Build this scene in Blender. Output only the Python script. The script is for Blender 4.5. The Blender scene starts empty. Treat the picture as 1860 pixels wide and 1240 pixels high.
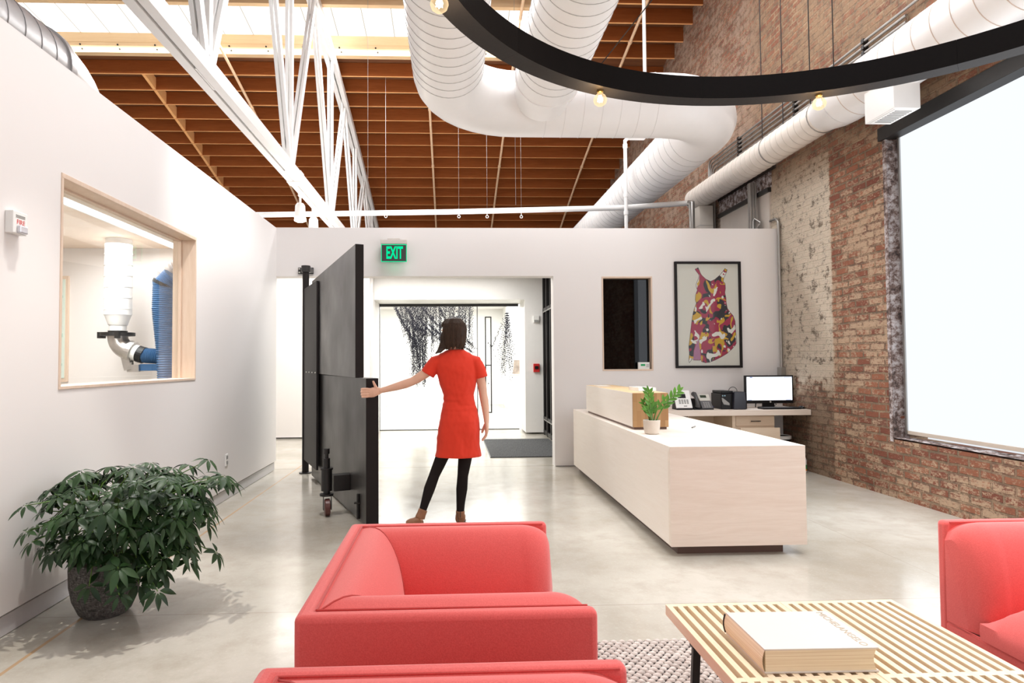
import bpy, bmesh, math, random
from mathutils import Vector, Matrix, noise as mnoise
random.seed(7)
SC = bpy.context.scene
COL = SC.collection
PI = math.pi
# ---------------------------------------------------------------- camera
cd = bpy.data.cameras.new('camera')
cam = bpy.data.objects.new('camera', cd); COL.objects.link(cam)
yaw, pitch, roll = math.atan(45/1130), math.atan(36/1130), math.radians(0.36)
fw = Vector((math.sin(yaw)*math.cos(pitch), math.cos(yaw)*math.cos(pitch), math.sin(pitch)))
rt = Vector((math.cos(yaw), -math.sin(yaw), 0)); up = rt.cross(fw)
r2 = rt*math.cos(roll) - up*math.sin(roll); u2 = up*math.cos(roll) + rt*math.sin(roll)
cam.matrix_world = Matrix(((r2.x, u2.x, -fw.x, 0), (r2.y, u2.y, -fw.y, 0), (r2.z, u2.z, -fw.z, 1.35), (0, 0, 0, 1)))
cd.sensor_width = 36; cd.lens = 36*1130/1860; cd.shift_x = (930-865)/1860
cd.clip_start = 0.05; cd.clip_end = 100
SC.camera = cam
# ---------------------------------------------------------------- view, world, big lights
vs = SC.view_settings
SC.display_settings.display_device = 'sRGB'
vs.view_transform = 'Standard'; vs.look = 'None'; vs.gamma = 1; vs.use_curve_mapping = False
vs.exposure = 0.21
try:
    SC.cycles.max_bounces = 10; SC.cycles.diffuse_bounces = 5; SC.cycles.glossy_bounces = 4
    SC.cycles.transmission_bounces = 8; SC.cycles.transparent_max_bounces = 12
    SC.cycles.sample_clamp_indirect = 6; SC.cycles.caustics_reflective = False; SC.cycles.caustics_refractive = False
    SC.cycles.use_denoising = True
except Exception:
    pass
W = bpy.data.worlds.new('sky'); SC.world = W; W.use_nodes = True
bg = W.node_tree.nodes['Background']
bg.inputs[0].default_value = (0.93, 0.96, 1.0, 1); bg.inputs[1].default_value = .8

def area(name, loc, rot, sx, sy, power, color=(1, 1, 1), spread=180):
    l = bpy.data.lights.new(name, 'AREA'); l.shape = 'RECTANGLE'; l.size = sx; l.size_y = sy
    l.energy = power; l.color = color; l.spread = math.radians(spread)
    o = bpy.data.objects.new(name, l); COL.objects.link(o); o.location = loc; o.rotation_euler = rot
    return o
def spot(name, loc, target, power, angle, blend=0.3, color=(1, .9, .78), size=0.03):
    l = bpy.data.lights.new(name, 'SPOT'); l.energy = power; l.spot_size = math.radians(angle); l.spot_blend = blend
    l.color = color; l.shadow_soft_size = size
    o = bpy.data.objects.new(name, l); COL.objects.link(o); o.location = loc
    o.rotation_euler = (Vector(target)-Vector(loc)).to_track_quat('-Z', 'Y').to_euler()
    return o
def point(name, loc, power, color=(1, .75, .5), size=0.03):
    l = bpy.data.lights.new(name, 'POINT'); l.energy = power; l.color = color; l.shadow_soft_size = size
    o = bpy.data.objects.new(name, l); COL.objects.link(o); o.location = loc
    return o
WARM = (1.0, .93, .86)
# lamps of the far gallery, the vestibule and the workshop; daylight of the window and of the skylight; added overhead fill
area('gallery_light', (-0.5, 15.5, 2.92), (0, 0, 0), 5, 5, 480, (1, 1, 1))
area('vestibule_light', (-1.0, 9.9, 2.92), (0, 0, 0), 4.2, 2.2, 145, (1, .98, .95))
area('workshop_light', (-3.75, 5.4, 2.70), (0, 0, 0), 0.6, 4.0, 130, (1, .985, .975))
area('window_daylight', (4.30, 3.9, 2.05), (0, PI/2, 0), 2.7, 3.9, 50, (.90, .95, 1))
area('skylight_daylight', (-3.2, 10.95, 7.25), (0, 0, 0), 10, 0.95, 600, (.97, .98, 1))
area('front_fill_light', (1.9, 2.0, 8.0), (0, 0, 0), 4.2, 2.6, 135, (.97, .975, 1), 85)  # unseen area light added as overhead fill, no known roof light here
area('mid_fill_light', (1.6, 5.7, 7.85), (0, 0, 0), 4.6, 2.4, 390, (.97, .975, 1))  # unseen area light added to even out the left wall

# ---------------------------------------------------------------- mesh helpers
def wmat(o):
    m = o.matrix_basis.copy()
    while o.parent is not None:
        o = o.parent; m = o.matrix_basis @ m
    return m
class MB:
    def __init__(s): s.v = []; s.f = []; s.m = []; s.mi = 0
    def add(s, vs, fs):
        b = len(s.v); s.v += [tuple(v) for v in vs]; s.f += [tuple(b+i for i in f) for f in fs]; s.m += [s.mi]*len(fs); return s
    def box(s, x0, x1, y0, y1, z0, z1):
        return s.add([(x0,y0,z0),(x1,y0,z0),(x1,y1,z0),(x0,y1,z0),(x0,y0,z1),(x1,y0,z1),(x1,y1,z1),(x0,y1,z1)],
                     [(3,2,1,0),(4,5,6,7),(0,1,5,4),(1,2,6,5),(2,3,7,6),(3,0,4,7)])
    def obox(s, a, b, w, h, up=(0,0,1)):
        "box bar from a to b, width w (sideways) and height h (along up)"
        a, b = Vector(a), Vector(b); d = (b-a).normalized(); u = Vector(up)
        sd = d.cross(u).normalized(); u = sd.cross(d).normalized()
        vs = []
        for p in (a, b):
            for i, j in ((-1,-1),(1,-1),(1,1),(-1,1)): vs.append(p+sd*(w/2*i)+u*(h/2*j))
        return s.add(vs, [(0,1,2,3),(7,6,5,4),(0,4,5,1),(1,5,6,2),(2,6,7,3),(3,7,4,0)])
    def tube(s, pts, r, n=12, caps=True, squash=None, up=None):
        pts = [Vector(p) for p in pts]; N = len(pts)
        rs = r if isinstance(r, (list, tuple)) else [r]*N
        vs = []; prev = Vector(up) if up else None
        for i, p in enumerate(pts):
            d = ((pts[min(i+1,N-1)]-p).normalized()+(p-pts[max(i-1,0)]).normalized())
            if d.length < 1e-6: d = pts[min(i+1,N-1)]-pts[max(i-1,0)]
            d.normalize()
            if prev is None:
                prev = Vector((0,0,1)) if abs(d.z) < .9 else Vector((0,1,0))
            u = (prev-d*prev.dot(d))
            if u.length < 1e-5: u = d.orthogonal()
            u.normalize(); w = d.cross(u); prev = u
            k = 1.0
            if 0 < i < N-1:
                c = (pts[i+1]-p).normalized().dot((p-pts[i-1]).normalized()); k = 1/max(.5, math.sqrt(max(0,(1+c)/2)))
                k = min(k, 1.2)
            rr = rs[i]; ru, rw = (rr, rr) if not isinstance(rr, (tuple, list)) else rr
            for j in range(n):
                a = 2*PI*j/n; vs.append(p+u*(math.cos(a)*ru*k)+w*(math.sin(a)*rw*k))
        fs = [(i*n+j, i*n+(j+1)%n, (i+1)*n+(j+1)%n, (i+1)*n+j) for i in range(N-1) for j in range(n)]
        if caps: fs += [tuple(range(n-1,-1,-1)), tuple((N-1)*n+j for j in range(n))]
        return s.add(vs, fs)
    def lathe(s, prof, c=(0,0,0), n=32, axis='z', caps=True):
        c = Vector(c); vs = []
        for r, h in prof:
            for j in range(n):
                a = 2*PI*j/n; x, y = r*math.cos(a), r*math.sin(a)
                vs.append(c+Vector({'z':(x,y,h),'y':(x,h,-y),'x':(h,x,y)}[axis]))
        N = len(prof)
        fs = [(i*n+j, i*n+(j+1)%n, (i+1)*n+(j+1)%n, (i+1)*n+j) for i in range(N-1) for j in range(n)]
        if caps: fs += [tuple(range(n-1,-1,-1)), tuple((N-1)*n+j for j in range(n))]
        return s.add(vs, fs)
    def ball(s, c, rx, ry=None, rz=None, n=16, m=10, M=None):
        ry = ry or rx; rz = rz or rx; c = Vector(c); vs = []
        for i in range(1, m):
            t = PI*i/m
            for j in range(n):
                a = 2*PI*j/n; q = Vector((rx*math.sin(t)*math.cos(a), ry*math.sin(t)*math.sin(a), rz*math.cos(t)))
                vs.append(c+(M @ q if M else q))
        k = len(vs); q = Vector((0,0,rz)); vs.append(c+(M @ q if M else q)); vs.append(c-(M @ q if M else q))
        fs = [(i*n+j, (i+1)*n+j, (i+1)*n+(j+1)%n, i*n+(j+1)%n) for i in range(m-2) for j in range(n)]
        fs += [(k, j, (j+1)%n) for j in range(n)] + [(k+1, (m-2)*n+(j+1)%n, (m-2)*n+j) for j in range(n)]
        return s.add(vs, fs)
    def prism(s, poly, axis, a, b):
        "poly of 2-D points extruded along axis from a to b (x: (y,z), y: (x,z), z: (x,y))"
        mk = {'x':lambda p,t:(t,p[0],p[1]), 'y':lambda p,t:(p[0],t,p[1]), 'z':lambda p,t:(p[0],p[1],t)}[axis]
        n = len(poly)
        return s.add([mk(p,a) for p in poly]+[mk(p,b) for p in poly],
                     [tuple(range(n-1,-1,-1)), tuple(range(n,2*n))]+[(i,(i+1)%n,n+(i+1)%n,n+i) for i in range(n)])
    def grid(s, rows):
        n = len(rows[0]); return s.add([p for r in rows for p in r],
            [(i*n+j, i*n+j+1, (i+1)*n+j+1, (i+1)*n+j) for i in range(len(rows)-1) for j in range(n-1)])
    def loft(s, rings, n=28):
        "rings: (cx,cy,z,rx,ry)"
        vs = []
        for cx, cy, z, rx, ry in rings:
            for j in range(n):
                a = 2*PI*j/n; vs.append((cx+rx*math.cos(a), cy+ry*math.sin(a), z))
        N = len(rings)
        fs = [(i*n+j, i*n+(j+1)%n, (i+1)*n+(j+1)%n, (i+1)*n+j) for i in range(N-1) for j in range(n)]
        return s.add(vs, fs+[tuple(range(n-1,-1,-1)), tuple((N-1)*n+j for j in range(n))])
    def build(s, name, mats, parent=None, smooth=False, bevel=0, seg=2, local=False, fix=True):
        me = bpy.data.meshes.new(name)
        vs = s.v
        if parent is not None and not local:
            inv = wmat(parent).inverted(); vs = [inv @ Vector(v) for v in vs]
        me.from_pydata([tuple(v) for v in vs], [], s.f)
        for m in (mats if isinstance(mats, (list, tuple)) else [mats]): me.materials.append(m)
        me.polygons.foreach_set('material_index', s.m)
        if fix:
            bm = bmesh.new(); bm.from_mesh(me); bmesh.ops.recalc_face_normals(bm, faces=bm.faces); bm.to_mesh(me); bm.free()
        if smooth: me.polygons.foreach_set('use_smooth', [True]*len(me.polygons))
        me.update()
        o = bpy.data.objects.new(name, me); COL.objects.link(o)
        if parent is not None: o.parent = parent
        if smooth is True or smooth == 'auto':
            try:
                me.set_sharp_from_angle(angle=math.radians(38))
            except Exception: pass
        if bevel:
            b = o.modifiers.new('bevel', 'BEVEL'); b.width = bevel; b.segments = seg; b.limit_method = 'ANGLE'; b.angle_limit = math.radians(40)
        return o
def bake(o):
    "apply an object's modifiers to its mesh"
    dg = bpy.context.evaluated_depsgraph_get(); dg.update()
    me = bpy.data.meshes.new_from_object(o.evaluated_get(dg)); o.modifiers.clear(); old = o.data; o.data = me
    me.name = o.name
    return o
def remesh(o, vox, smooth=4, fac=.5):
    m = o.modifiers.new('r', 'REMESH'); m.mode = 'VOXEL'; m.voxel_size = vox; m.use_smooth_shade = True
    if smooth:
        k = o.modifiers.new('s', 'SMOOTH'); k.factor = fac; k.iterations = smooth
    return bake(o)
def thing(name, label, cat, loc=(0,0,0), rz=0, group=None):
    o = bpy.data.objects.new(name, None); COL.objects.link(o); o.location = loc; o.rotation_euler = (0,0,rz)
    o.empty_display_size = .1
    return tag(o, label, cat, group)
def tag(o, label, cat, group=None, kind=None):
    o['label'] = label; o['category'] = cat
    if group: o['group'] = group
    if kind: o['kind'] = kind
    return o
def struct(o, label=None):
    o['kind'] = 'structure'
    if label: o['label'] = label
    return o
def dup(root, loc, rz=None, label=None):
    r = root.copy(); COL.objects.link(r); r.location = loc
    if rz is not None: r.rotation_euler = (0,0,rz)
    if label: r['label'] = label
    kids = [o for o in COL.objects if o.parent == root]
    for ch in kids:
        c = ch.copy(); COL.objects.link(c); c.parent = r
        for g in [o for o in COL.objects if o.parent == ch]:
            d = g.copy(); COL.objects.link(d); d.parent = c
    return r
def text(body, size, M, mat, name, parent, extrude=.0006, align='CENTER', sx=1, off=0):
    cu = bpy.data.curves.new(name, 'FONT'); cu.body = body; cu.size = size; cu.align_x = align; cu.align_y = 'CENTER'; cu.extrude = extrude; cu.offset = off
    o = bpy.data.objects.new(name, cu); COL.objects.link(o)
    dg = bpy.context.evaluated_depsgraph_get(); dg.update()
    me = bpy.data.meshes.new_from_object(o.evaluated_get(dg)); bpy.data.objects.remove(o); bpy.data.curves.remove(cu)
    T = (wmat(parent).inverted() if parent else Matrix()) @ M @ Matrix.Diagonal((sx,1,1,1))
    me.transform(T); me.materials.clear(); me.materials.append(mat); me.name = name
    o = bpy.data.objects.new(name, me); COL.objects.link(o)
    if parent: o.parent = parent
    return o
def frameM(o, x, y):
    "matrix whose local x and y run along the given world directions, at o"
    x = Vector(x).normalized(); y = Vector(y).normalized(); z = x.cross(y)
    return Matrix(((x.x,y.x,z.x,o[0]),(x.y,y.y,z.y,o[1]),(x.z,y.z,z.z,o[2]),(0,0,0,1)))
# ---------------------------------------------------------------- materials
class NT:
    def __init__(s, name):
        s.mat = bpy.data.materials.new(name); s.mat.use_nodes = True; s.t = s.mat.node_tree; s.t.nodes.clear()
        s.out = s.n('ShaderNodeOutputMaterial')
    def n(s, typ, ins=None, **kw):
        k = s.t.nodes.new(typ)
        for a, b in kw.items(): setattr(k, a, b)
        for a, b in (ins or {}).items(): s.set(k.inputs[a], b)
        return k
    def set(s, sock, v):
        if isinstance(v, bpy.types.NodeSocket): s.t.links.new(v, sock)
        elif isinstance(v, bpy.types.Node): s.t.links.new(v.outputs[0], sock)
        else:
            if sock.type == 'RGBA' and len(v) == 3: v = (*v, 1)
            sock.default_value = v
    def math(s, op, a, b=0.0, clamp=False):
        k = s.n('ShaderNodeMath', operation=op, use_clamp=clamp); s.set(k.inputs[0], a); s.set(k.inputs[1], b); return k.outputs[0]
    def mix(s, f, a, b, blend='MIX'):
        k = s.n('ShaderNodeMix', data_type='RGBA', blend_type=blend); s.set(k.inputs[0], f); s.set(k.inputs[6], a); s.set(k.inputs[7], b); return k.outputs[2]
    def ramp(s, f, stops, interp='LINEAR'):
        k = s.n('ShaderNodeValToRGB'); r = k.color_ramp; r.interpolation = interp
        while len(r.elements) < len(stops): r.elements.new(.5)
        for e, (p, c) in zip(r.elements, stops):
            e.position = p; e.color = (*c, 1) if isinstance(c, (tuple, list)) else (c, c, c, 1)
        s.set(k.inputs[0], f); return k.outputs[0]
    def coord(s, scale=(1,1,1), kind='Object', rot=(0,0,0)):
        t = s.n('ShaderNodeTexCoord'); m = s.n('ShaderNodeMapping'); m.inputs['Scale'].default_value = scale; m.inputs['Rotation'].default_value = rot
        s.t.links.new(t.outputs[kind], m.inputs[0]); return m.outputs[0]
    def noise(s, vec, scale, detail=4, rough=.5, dist=0):
        return s.n('ShaderNodeTexNoise', {'Vector': vec, 'Scale': scale, 'Detail': detail, 'Roughness': rough, 'Distortion': dist}).outputs[0]
    def bump(s, h, strength=.3, dist=.01):
        return s.n('ShaderNodeBump', {'Height': h, 'Strength': strength, 'Distance': dist}).outputs[0]
    def done(s, color, rough=.5, metal=0, normal=None, **kw):
        p = s.n('ShaderNodeBsdfPrincipled'); s.set(p.inputs['Base Color'], color); s.set(p.inputs['Roughness'], rough); s.set(p.inputs['Metallic'], metal)
        if normal is not None: s.set(p.inputs['Normal'], normal)
        for a, b in kw.items(): s.set(p.inputs[a.replace('_', ' ')], b)
        s.t.links.new(p.outputs[0], s.out.inputs[0]); return s.mat
def plain(name, c, rough=.5, metal=0, var=.06, scale=12, bump=0, bscale=80, **kw):
    t = NT(name); v = t.coord(); f = t.noise(v, scale, 3)
    col = t.mix(f, tuple(x*(1-var) for x in c), tuple(min(1, x*(1+var)) for x in c))
    nr = t.bump(t.noise(v, bscale, 3), bump, .004) if bump else None
    return t.done(col, rough, metal, nr, **kw)
def emit(name, c, strength):
    t = NT(name); e = t.n('ShaderNodeEmission', {'Color': c, 'Strength': strength}); t.t.links.new(e.outputs[0], t.out.inputs[0]); return t.mat
def glassy(name, tint=(1,1,1), gloss=.08):
    t = NT(name); a = t.n('ShaderNodeBsdfTransparent', {'Color': tint}); b = t.n('ShaderNodeBsdfGlossy', {'Roughness': .02})
    fr = t.n('ShaderNodeFresnel', {'IOR': 1.45}); f = t.math('MULTIPLY', fr.outputs[0], gloss/.04*.6, True)
    m = t.n('ShaderNodeMixShader', {0: f, 1: a.outputs[0], 2: b.outputs[0]}); t.t.links.new(m.outputs[0], t.out.inputs[0]); return t.mat
def wood(name, a, b, axis='x', scale=1.0, rough=.5, contrast=1, bump=.08):
    t = NT(name); sc = {'x':(1.2,14,14),'y':(14,1.2,14),'z':(14,14,1.2)}[axis]
    v = t.coord(tuple(q*scale for q in sc)); f = t.noise(v, 1.5, 5, .6, 1.2)
    g = t.noise(t.coord(tuple(q*scale*4 for q in sc)), 2.5, 3, .6)
    f = t.math('ADD', t.math('MULTIPLY', f, .75), t.math('MULTIPLY', g, .25))
    col = t.ramp(f, [(.5-.22/contrast, a), (.5+.22/contrast, b)])
    return t.done(col, rough, 0, t.bump(f, bump, .004))
M = {}
M['wall'] = plain('white_wall_paint', (.80,.775,.76), .55, var=.012, scale=1.5, bump=.03, bscale=300)
M['white'] = plain('white_paint', (.82,.81,.79), .4, var=.02)
M['white_duct'] = plain('white_duct_paint', (.86,.85,.84), .38, var=.02)
M['duct_seam'] = plain('duct_seam_grey', (.50,.49,.48), .5)
M['grey_duct'] = plain('galvanised_duct', (.55,.54,.54), .35, .75, var=.10, scale=6)
M['grey_seam'] = plain('galvanised_seam', (.30,.29,.29), .45, .6)
M['steel'] = plain('conduit_steel', (.42,.41,.39), .38, .8, var=.1)
M['dark_steel'] = plain('dark_steel', (.013,.011,.010), .5, .1, var=.3, scale=20)
M['black'] = plain('black_paint', (.012,.011,.011), .38, var=.2)
M['ring_black'] = plain('ring_black', (.0045,.0035,.0035), .6, var=.25, scale=60, bump=.05, bscale=200, Specular_IOR_Level=.08)
M['ring_under_lit'] = plain('ring_underside_lit', (.022,.020,.020), .6, var=.25, scale=60, Specular_IOR_Level=.2)  # underside paler than the sides: light from the floor put into its colour
M['edge_black'] = plain('edge_black', (.010,.007,.007), .5, var=.2, Specular_IOR_Level=.25)
M['black_plastic'] = plain('black_plastic', (.006,.006,.0065), .40, var=.1, Specular_IOR_Level=.3)
M['grey_plastic'] = plain('grey_plastic', (.28,.28,.27), .45)
M['silver_plastic'] = plain('silver_plastic', (.55,.54,.49), .4)
M['white_plastic'] = plain('white_plastic', (.80,.80,.78), .35)
M['red_plastic'] = plain('red_plastic', (.55,.02,.02), .35)
M['rubber_brown'] = plain('oxblood_rubber', (.10,.028,.022), .35)
M['paper'] = plain('paper', (.84,.82,.78), .7, var=.02)
M['blue_hose'] = plain('blue_hose', (.045,.12,.25), .45, var=.2, scale=30)
M['blue_paint'] = plain('blue_paint', (.035,.11,.25), .4)
M['cast_metal'] = plain('cast_aluminium', (.58,.55,.53), .3, .85, var=.18, scale=14)
M['skin'] = plain('skin', (.72,.42,.30), .5, var=.06, scale=25)
M['lip'] = plain('lips', (.5,.16,.14), .45)
M['eye_white'] = plain('eye_white', (.8,.78,.75), .2)
M['leather'] = plain('tan_leather', (.26,.11,.05), .5, var=.2, scale=30)
M['sole'] = plain('dark_sole', (.06,.035,.02), .6)
M['concrete_pot'] = plain('pot_white', (.66,.59,.51), .6, var=.10, bump=.1)
M['soil'] = plain('soil', (.03,.02,.013), .9, var=.4, bump=.6)
M['stem'] = plain('plant_stem', (.09,.14,.04), .6, var=.3)
M['green_stem'] = plain('green_stem', (.10,.20,.03), .5, var=.2)
M['tights'] = plain('black_tights', (.012,.008,.008), .7, var=.3, scale=120, Specular_IOR_Level=.15)
M['brass'] = plain('brass', (.55,.36,.12), .3, .9)
M['sprinkler'] = plain('tan_painted_pipe', (.85,.60,.38), .5, var=.15, scale=20)
M['maple'] = wood('pale_maple', (.72,.61,.52), (.82,.73,.645), 'x', 1, .42, 1.1, .03)
M['maple_y'] = wood('pale_maple_lengthwise', (.80,.72,.64), (.85,.78,.71), 'y', 1, .42, 1.0, .03)
M['drawer_wood'] = wood('drawer_maple', (.62,.48,.35), (.70,.58,.45), 'x', 1, .45, 1.0, .03)
M['bench_wood'] = wood('bench_maple', (.82,.64,.43), (.90,.77,.58), 'y', 1.2, .40, .9, .05)
M['window_wood'] = wood('window_lining', (.66,.50,.38), (.77,.63,.52), 'z', 1, .5, .9, .05)
M['ply'] = wood('plywood_ceiling', (.72,.53,.38), (.84,.69,.55), 'x', .8, .5, .8, .05)
M['joist'] = wood('old_joist_face', (.23,.060,.014), (.36,.105,.028), 'x', .7, .7, .8, .2)
M['joist_edge'] = wood('joist_edge', (.82,.40,.15), (.92,.52,.23), 'x', .7, .65, .8, .1)
M['curb'] = wood('new_pine', (.70,.47,.25), (.80,.58,.34), 'x', .7, .55, .9, .06)
for k_ in ('joist', 'joist_edge'): [n_ for n_ in M[k_].node_tree.nodes if n_.type == 'BSDF_PRINCIPLED'][0].inputs['Specular IOR Level'].default_value = .1
M['deck'] = wood('roof_boards', (.13,.045,.014), (.22,.08,.027), 'x', .5, .8)
M['glass'] = glassy('clear_glass', (.97,.985,.98), .012)
M['office_glass'] = glassy('office_glass', (.22,.24,.29), .06)
t = NT('lit_bulb_glass'); a_ = t.n('ShaderNodeBsdfTransparent', {'Color': (1,.95,.85)}); e_ = t.n('ShaderNodeEmission', {'Color': (1,.72,.42), 'Strength': 1.3})
lw_ = t.n('ShaderNodeLayerWeight', {'Blend': .35}); mx_ = t.n('ShaderNodeMixShader', {0: t.math('ADD', t.math('MULTIPLY', lw_.outputs[1], .5), .18), 1: a_.outputs[0], 2: e_.outputs[0]}); t.t.links.new(mx_.outputs[0], t.out.inputs[0]); M['bulb_glass'] = t.mat
M['bulb_core'] = emit('bulb_core', (1,.84,.58), 9)
M['filament'] = emit('filament', (1,.55,.20), 160)
M['lamp_glow'] = emit('lamp_glow', (1,.88,.66), 60)
M['linear_glow'] = emit('linear_lamp_glow', (1,.97,.93), 7)
M['exit_green'] = emit('exit_green', (.0,.78,.33), 1.0)
M['shade_glow'] = emit('daylit_shade', (.90,.945,1), .93)
M['screen'] = emit('screen_light', (.93,.95,1), 1.5)
M['screen_blue'] = emit('screen_blue', (.13,.22,.55), .9)
M['lcd_green'] = emit('lcd_green', (.05,.30,.12), .8)
# translucent corrugated skylight sheet
t = NT('skylight_sheet'); v = t.coord((1,1,1)); sx = t.n('ShaderNodeSeparateXYZ', {0: v}).outputs[0]
st = t.math('LESS_THAN', t.math('FRACT', t.math('MULTIPLY', sx, 1.9)), .035)
e = t.n('ShaderNodeEmission', {'Color': t.mix(st, (1,.985,.95), (.40,.36,.30)), 'Strength': 1.5}); t.t.links.new(e.outputs[0], t.out.inputs[0]); M['skylight'] = t.mat
# polished concrete
t = NT('polished_concrete'); v = t.coord()
n1 = t.noise(v, .9, 5, .55); n2 = t.noise(v, 5, 6, .65); n3 = t.noise(v, 60, 3, .6)
c = t.ramp(n1, [(.30, (.385,.355,.295)), (.70, (.575,.55,.49))])
c = t.mix(t.math('MULTIPLY', t.ramp(n2, [(.45, 0.0), (.70, 1.0)]), .50), c, (.345,.305,.24))
c = t.mix(t.math('MULTIPLY', t.ramp(n3, [(.55, 0.0), (.75, 1.0)]), .25), c, (.66,.63,.56))
sep = t.n('ShaderNodeSeparateXYZ', {0: v})
def line(sock, pos, w):
    return t.math('LESS_THAN', t.math('ABSOLUTE', t.math('SUBTRACT', sock, pos)), w)
cut = t.math('MAXIMUM', line(sep.outputs[1], 3.45, .003), t.math('MAXIMUM', line(sep.outputs[1], 8.02, .02), line(sep.outputs[0], 3.0, .002)))
c = t.mix(t.math('MULTIPLY', cut, .55), c, (.22,.18,.14))
c = t.mix(t.math('MULTIPLY', line(sep.outputs[0], -1.97, .010), .75), c, (.45,.27,.12))
M['floor'] = t.done(c, t.ramp(n2, [(.3, .12), (.8, .24)]), 0, t.bump(n3, .03, .002), Specular_IOR_Level=.42)
# brick
t = NT('old_brick'); v = t.coord(); sep = t.n('ShaderNodeSeparateXYZ', {0: v}); Yc, Zc = sep.outputs[1], sep.outputs[2]
wv = t.noise(v, 9, 3); wv2 = t.noise(v, 2.3, 2)
comb = t.n('ShaderNodeCombineXYZ', {0: t.math('ADD', Yc, t.math('MULTIPLY', wv, .016)), 1: t.math('ADD', Zc, t.math('MULTIPLY', t.math('ADD', wv, wv2), .018)), 2: 0.0}).outputs[0]
br = t.n('ShaderNodeTexBrick', {'Vector': comb, 'Color1': (.21,.062,.036), 'Color2': (.36,.135,.070), 'Mortar': t.mix(t.n('ShaderNodeMapRange', {0: Zc, 1: 3.3, 2: 3.9, 3: 0.0, 4: 1.0}).outputs[0], (.40,.29,.185), (.50,.36,.22)), 'Scale': 1.0, 'Mortar Size': .0125, 'Mortar Smooth': .25, 'Bias': 0.0, 'Brick Width': .215, 'Row Height': .0765})
br2 = t.n('ShaderNodeTexBrick', {'Vector': comb, 'Color1': (0,0,0), 'Color2': (1,1,1), 'Mortar': (.5,.5,.5), 'Scale': 1.0, 'Mortar Size': .0, 'Bias': 0.0, 'Brick Width': .215, 'Row Height': .0765})
rnd = t.math('FRACT', t.math('MULTIPLY', t.n('ShaderNodeSeparateColor', {0: br2.outputs[0]}).outputs[0], 7.31))
big = t.noise(v, 1.1, 4); mid = t.noise(v, 7, 6, .7); fine = t.noise(t.coord((1, 26, 52)), 1.0, 8, .78)
c = t.mix(t.math('MULTIPLY', t.ramp(fine, [(.44, 0.0), (.60, 1.0)]), .55), br.outputs[0], (.20,.07,.042))
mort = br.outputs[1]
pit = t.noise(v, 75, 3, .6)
c = t.mix(t.math('MULTIPLY', mort, t.math('MULTIPLY', t.ramp(t.math('ADD', t.math('MULTIPLY', mid, .5), t.math('MULTIPLY', fine, .5)), [(.44, 1.0), (.56, 0.0)]), .75)), c, (.105,.072,.048))  # shadow of the recessed joints mixed into the mortar colour in patches
c = t.mix(t.math('MULTIPLY', t.ramp(rnd, [(.80, 0.0), (.86, 1.0)]), .55), c, (.18,.075,.05))
def sm(sock, a, b): return t.n('ShaderNodeMapRange', {0: sock, 1: a, 2: b, 3: 0.0, 4: 1.0}, interpolation_type='SMOOTHSTEP').outputs[0]
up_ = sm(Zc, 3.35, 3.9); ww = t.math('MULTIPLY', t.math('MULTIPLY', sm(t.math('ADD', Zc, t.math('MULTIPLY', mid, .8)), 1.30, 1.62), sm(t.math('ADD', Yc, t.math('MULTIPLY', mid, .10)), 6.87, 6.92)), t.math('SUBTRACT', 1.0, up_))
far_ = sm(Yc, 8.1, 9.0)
pm = t.math('ADD', t.math('MULTIPLY', mid, .27), t.math('ADD', t.math('MULTIPLY', fine, .55), t.math('ADD', t.math('MULTIPLY', pit, .14), t.math('MULTIPLY', rnd, .10))))
pm = t.math('ADD', pm, t.math('MULTIPLY', mort, -.06))
bias = t.math('ADD', t.math('MULTIPLY', ww, .20), t.math('MULTIPLY', up_, .025))
bias = t.math('ADD', bias, t.math('MULTIPLY', t.math('SUBTRACT', big, .5), .22))
pm = t.math('ADD', pm, bias)
pmask = t.ramp(pm, [(.505, 0.0), (.565, 1.0)])
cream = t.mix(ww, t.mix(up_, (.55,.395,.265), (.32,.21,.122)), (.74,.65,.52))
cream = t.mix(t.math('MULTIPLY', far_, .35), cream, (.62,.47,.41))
c = t.mix(t.math('MULTIPLY', pmask, .88), c, cream)
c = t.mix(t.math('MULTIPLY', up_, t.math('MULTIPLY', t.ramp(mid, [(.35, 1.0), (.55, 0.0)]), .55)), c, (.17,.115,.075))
c = t.mix(t.math('MULTIPLY', t.ramp(pit, [(.60, 0.0), (.68, 1.0)]), .55), c, (.085,.055,.038))
c = t.mix(t.math('MULTIPLY', ww, t.math('MULTIPLY', t.ramp(t.math('ADD', t.math('MULTIPLY', mid, .6), t.math('MULTIPLY', fine, .4)), [(.415, 1.0), (.475, 0.0)]), .85)), c, (.12,.085,.055))
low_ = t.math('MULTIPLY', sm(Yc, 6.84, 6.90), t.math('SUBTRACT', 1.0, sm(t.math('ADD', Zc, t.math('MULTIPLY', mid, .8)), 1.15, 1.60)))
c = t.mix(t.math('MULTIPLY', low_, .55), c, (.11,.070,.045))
hgt = t.math('ADD', t.math('MULTIPLY', br.outputs[1], -1.0), t.math('MULTIPLY', fine, .7))
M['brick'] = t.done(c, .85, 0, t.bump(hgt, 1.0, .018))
# rough stone reveal
t = NT('broken_reveal'); v = t.coord(); n = t.noise(v, 14, 6, .75); n2 = t.noise(v, 5, 3)
c = t.ramp(n, [(.36, (.045,.035,.035)), (.47, (.22,.15,.13)), (.56, (.55,.50,.50)), (.7, (.78,.76,.78))])
M['reveal'] = t.done(c, .85, 0, t.bump(n, 1.0, .03))
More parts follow.
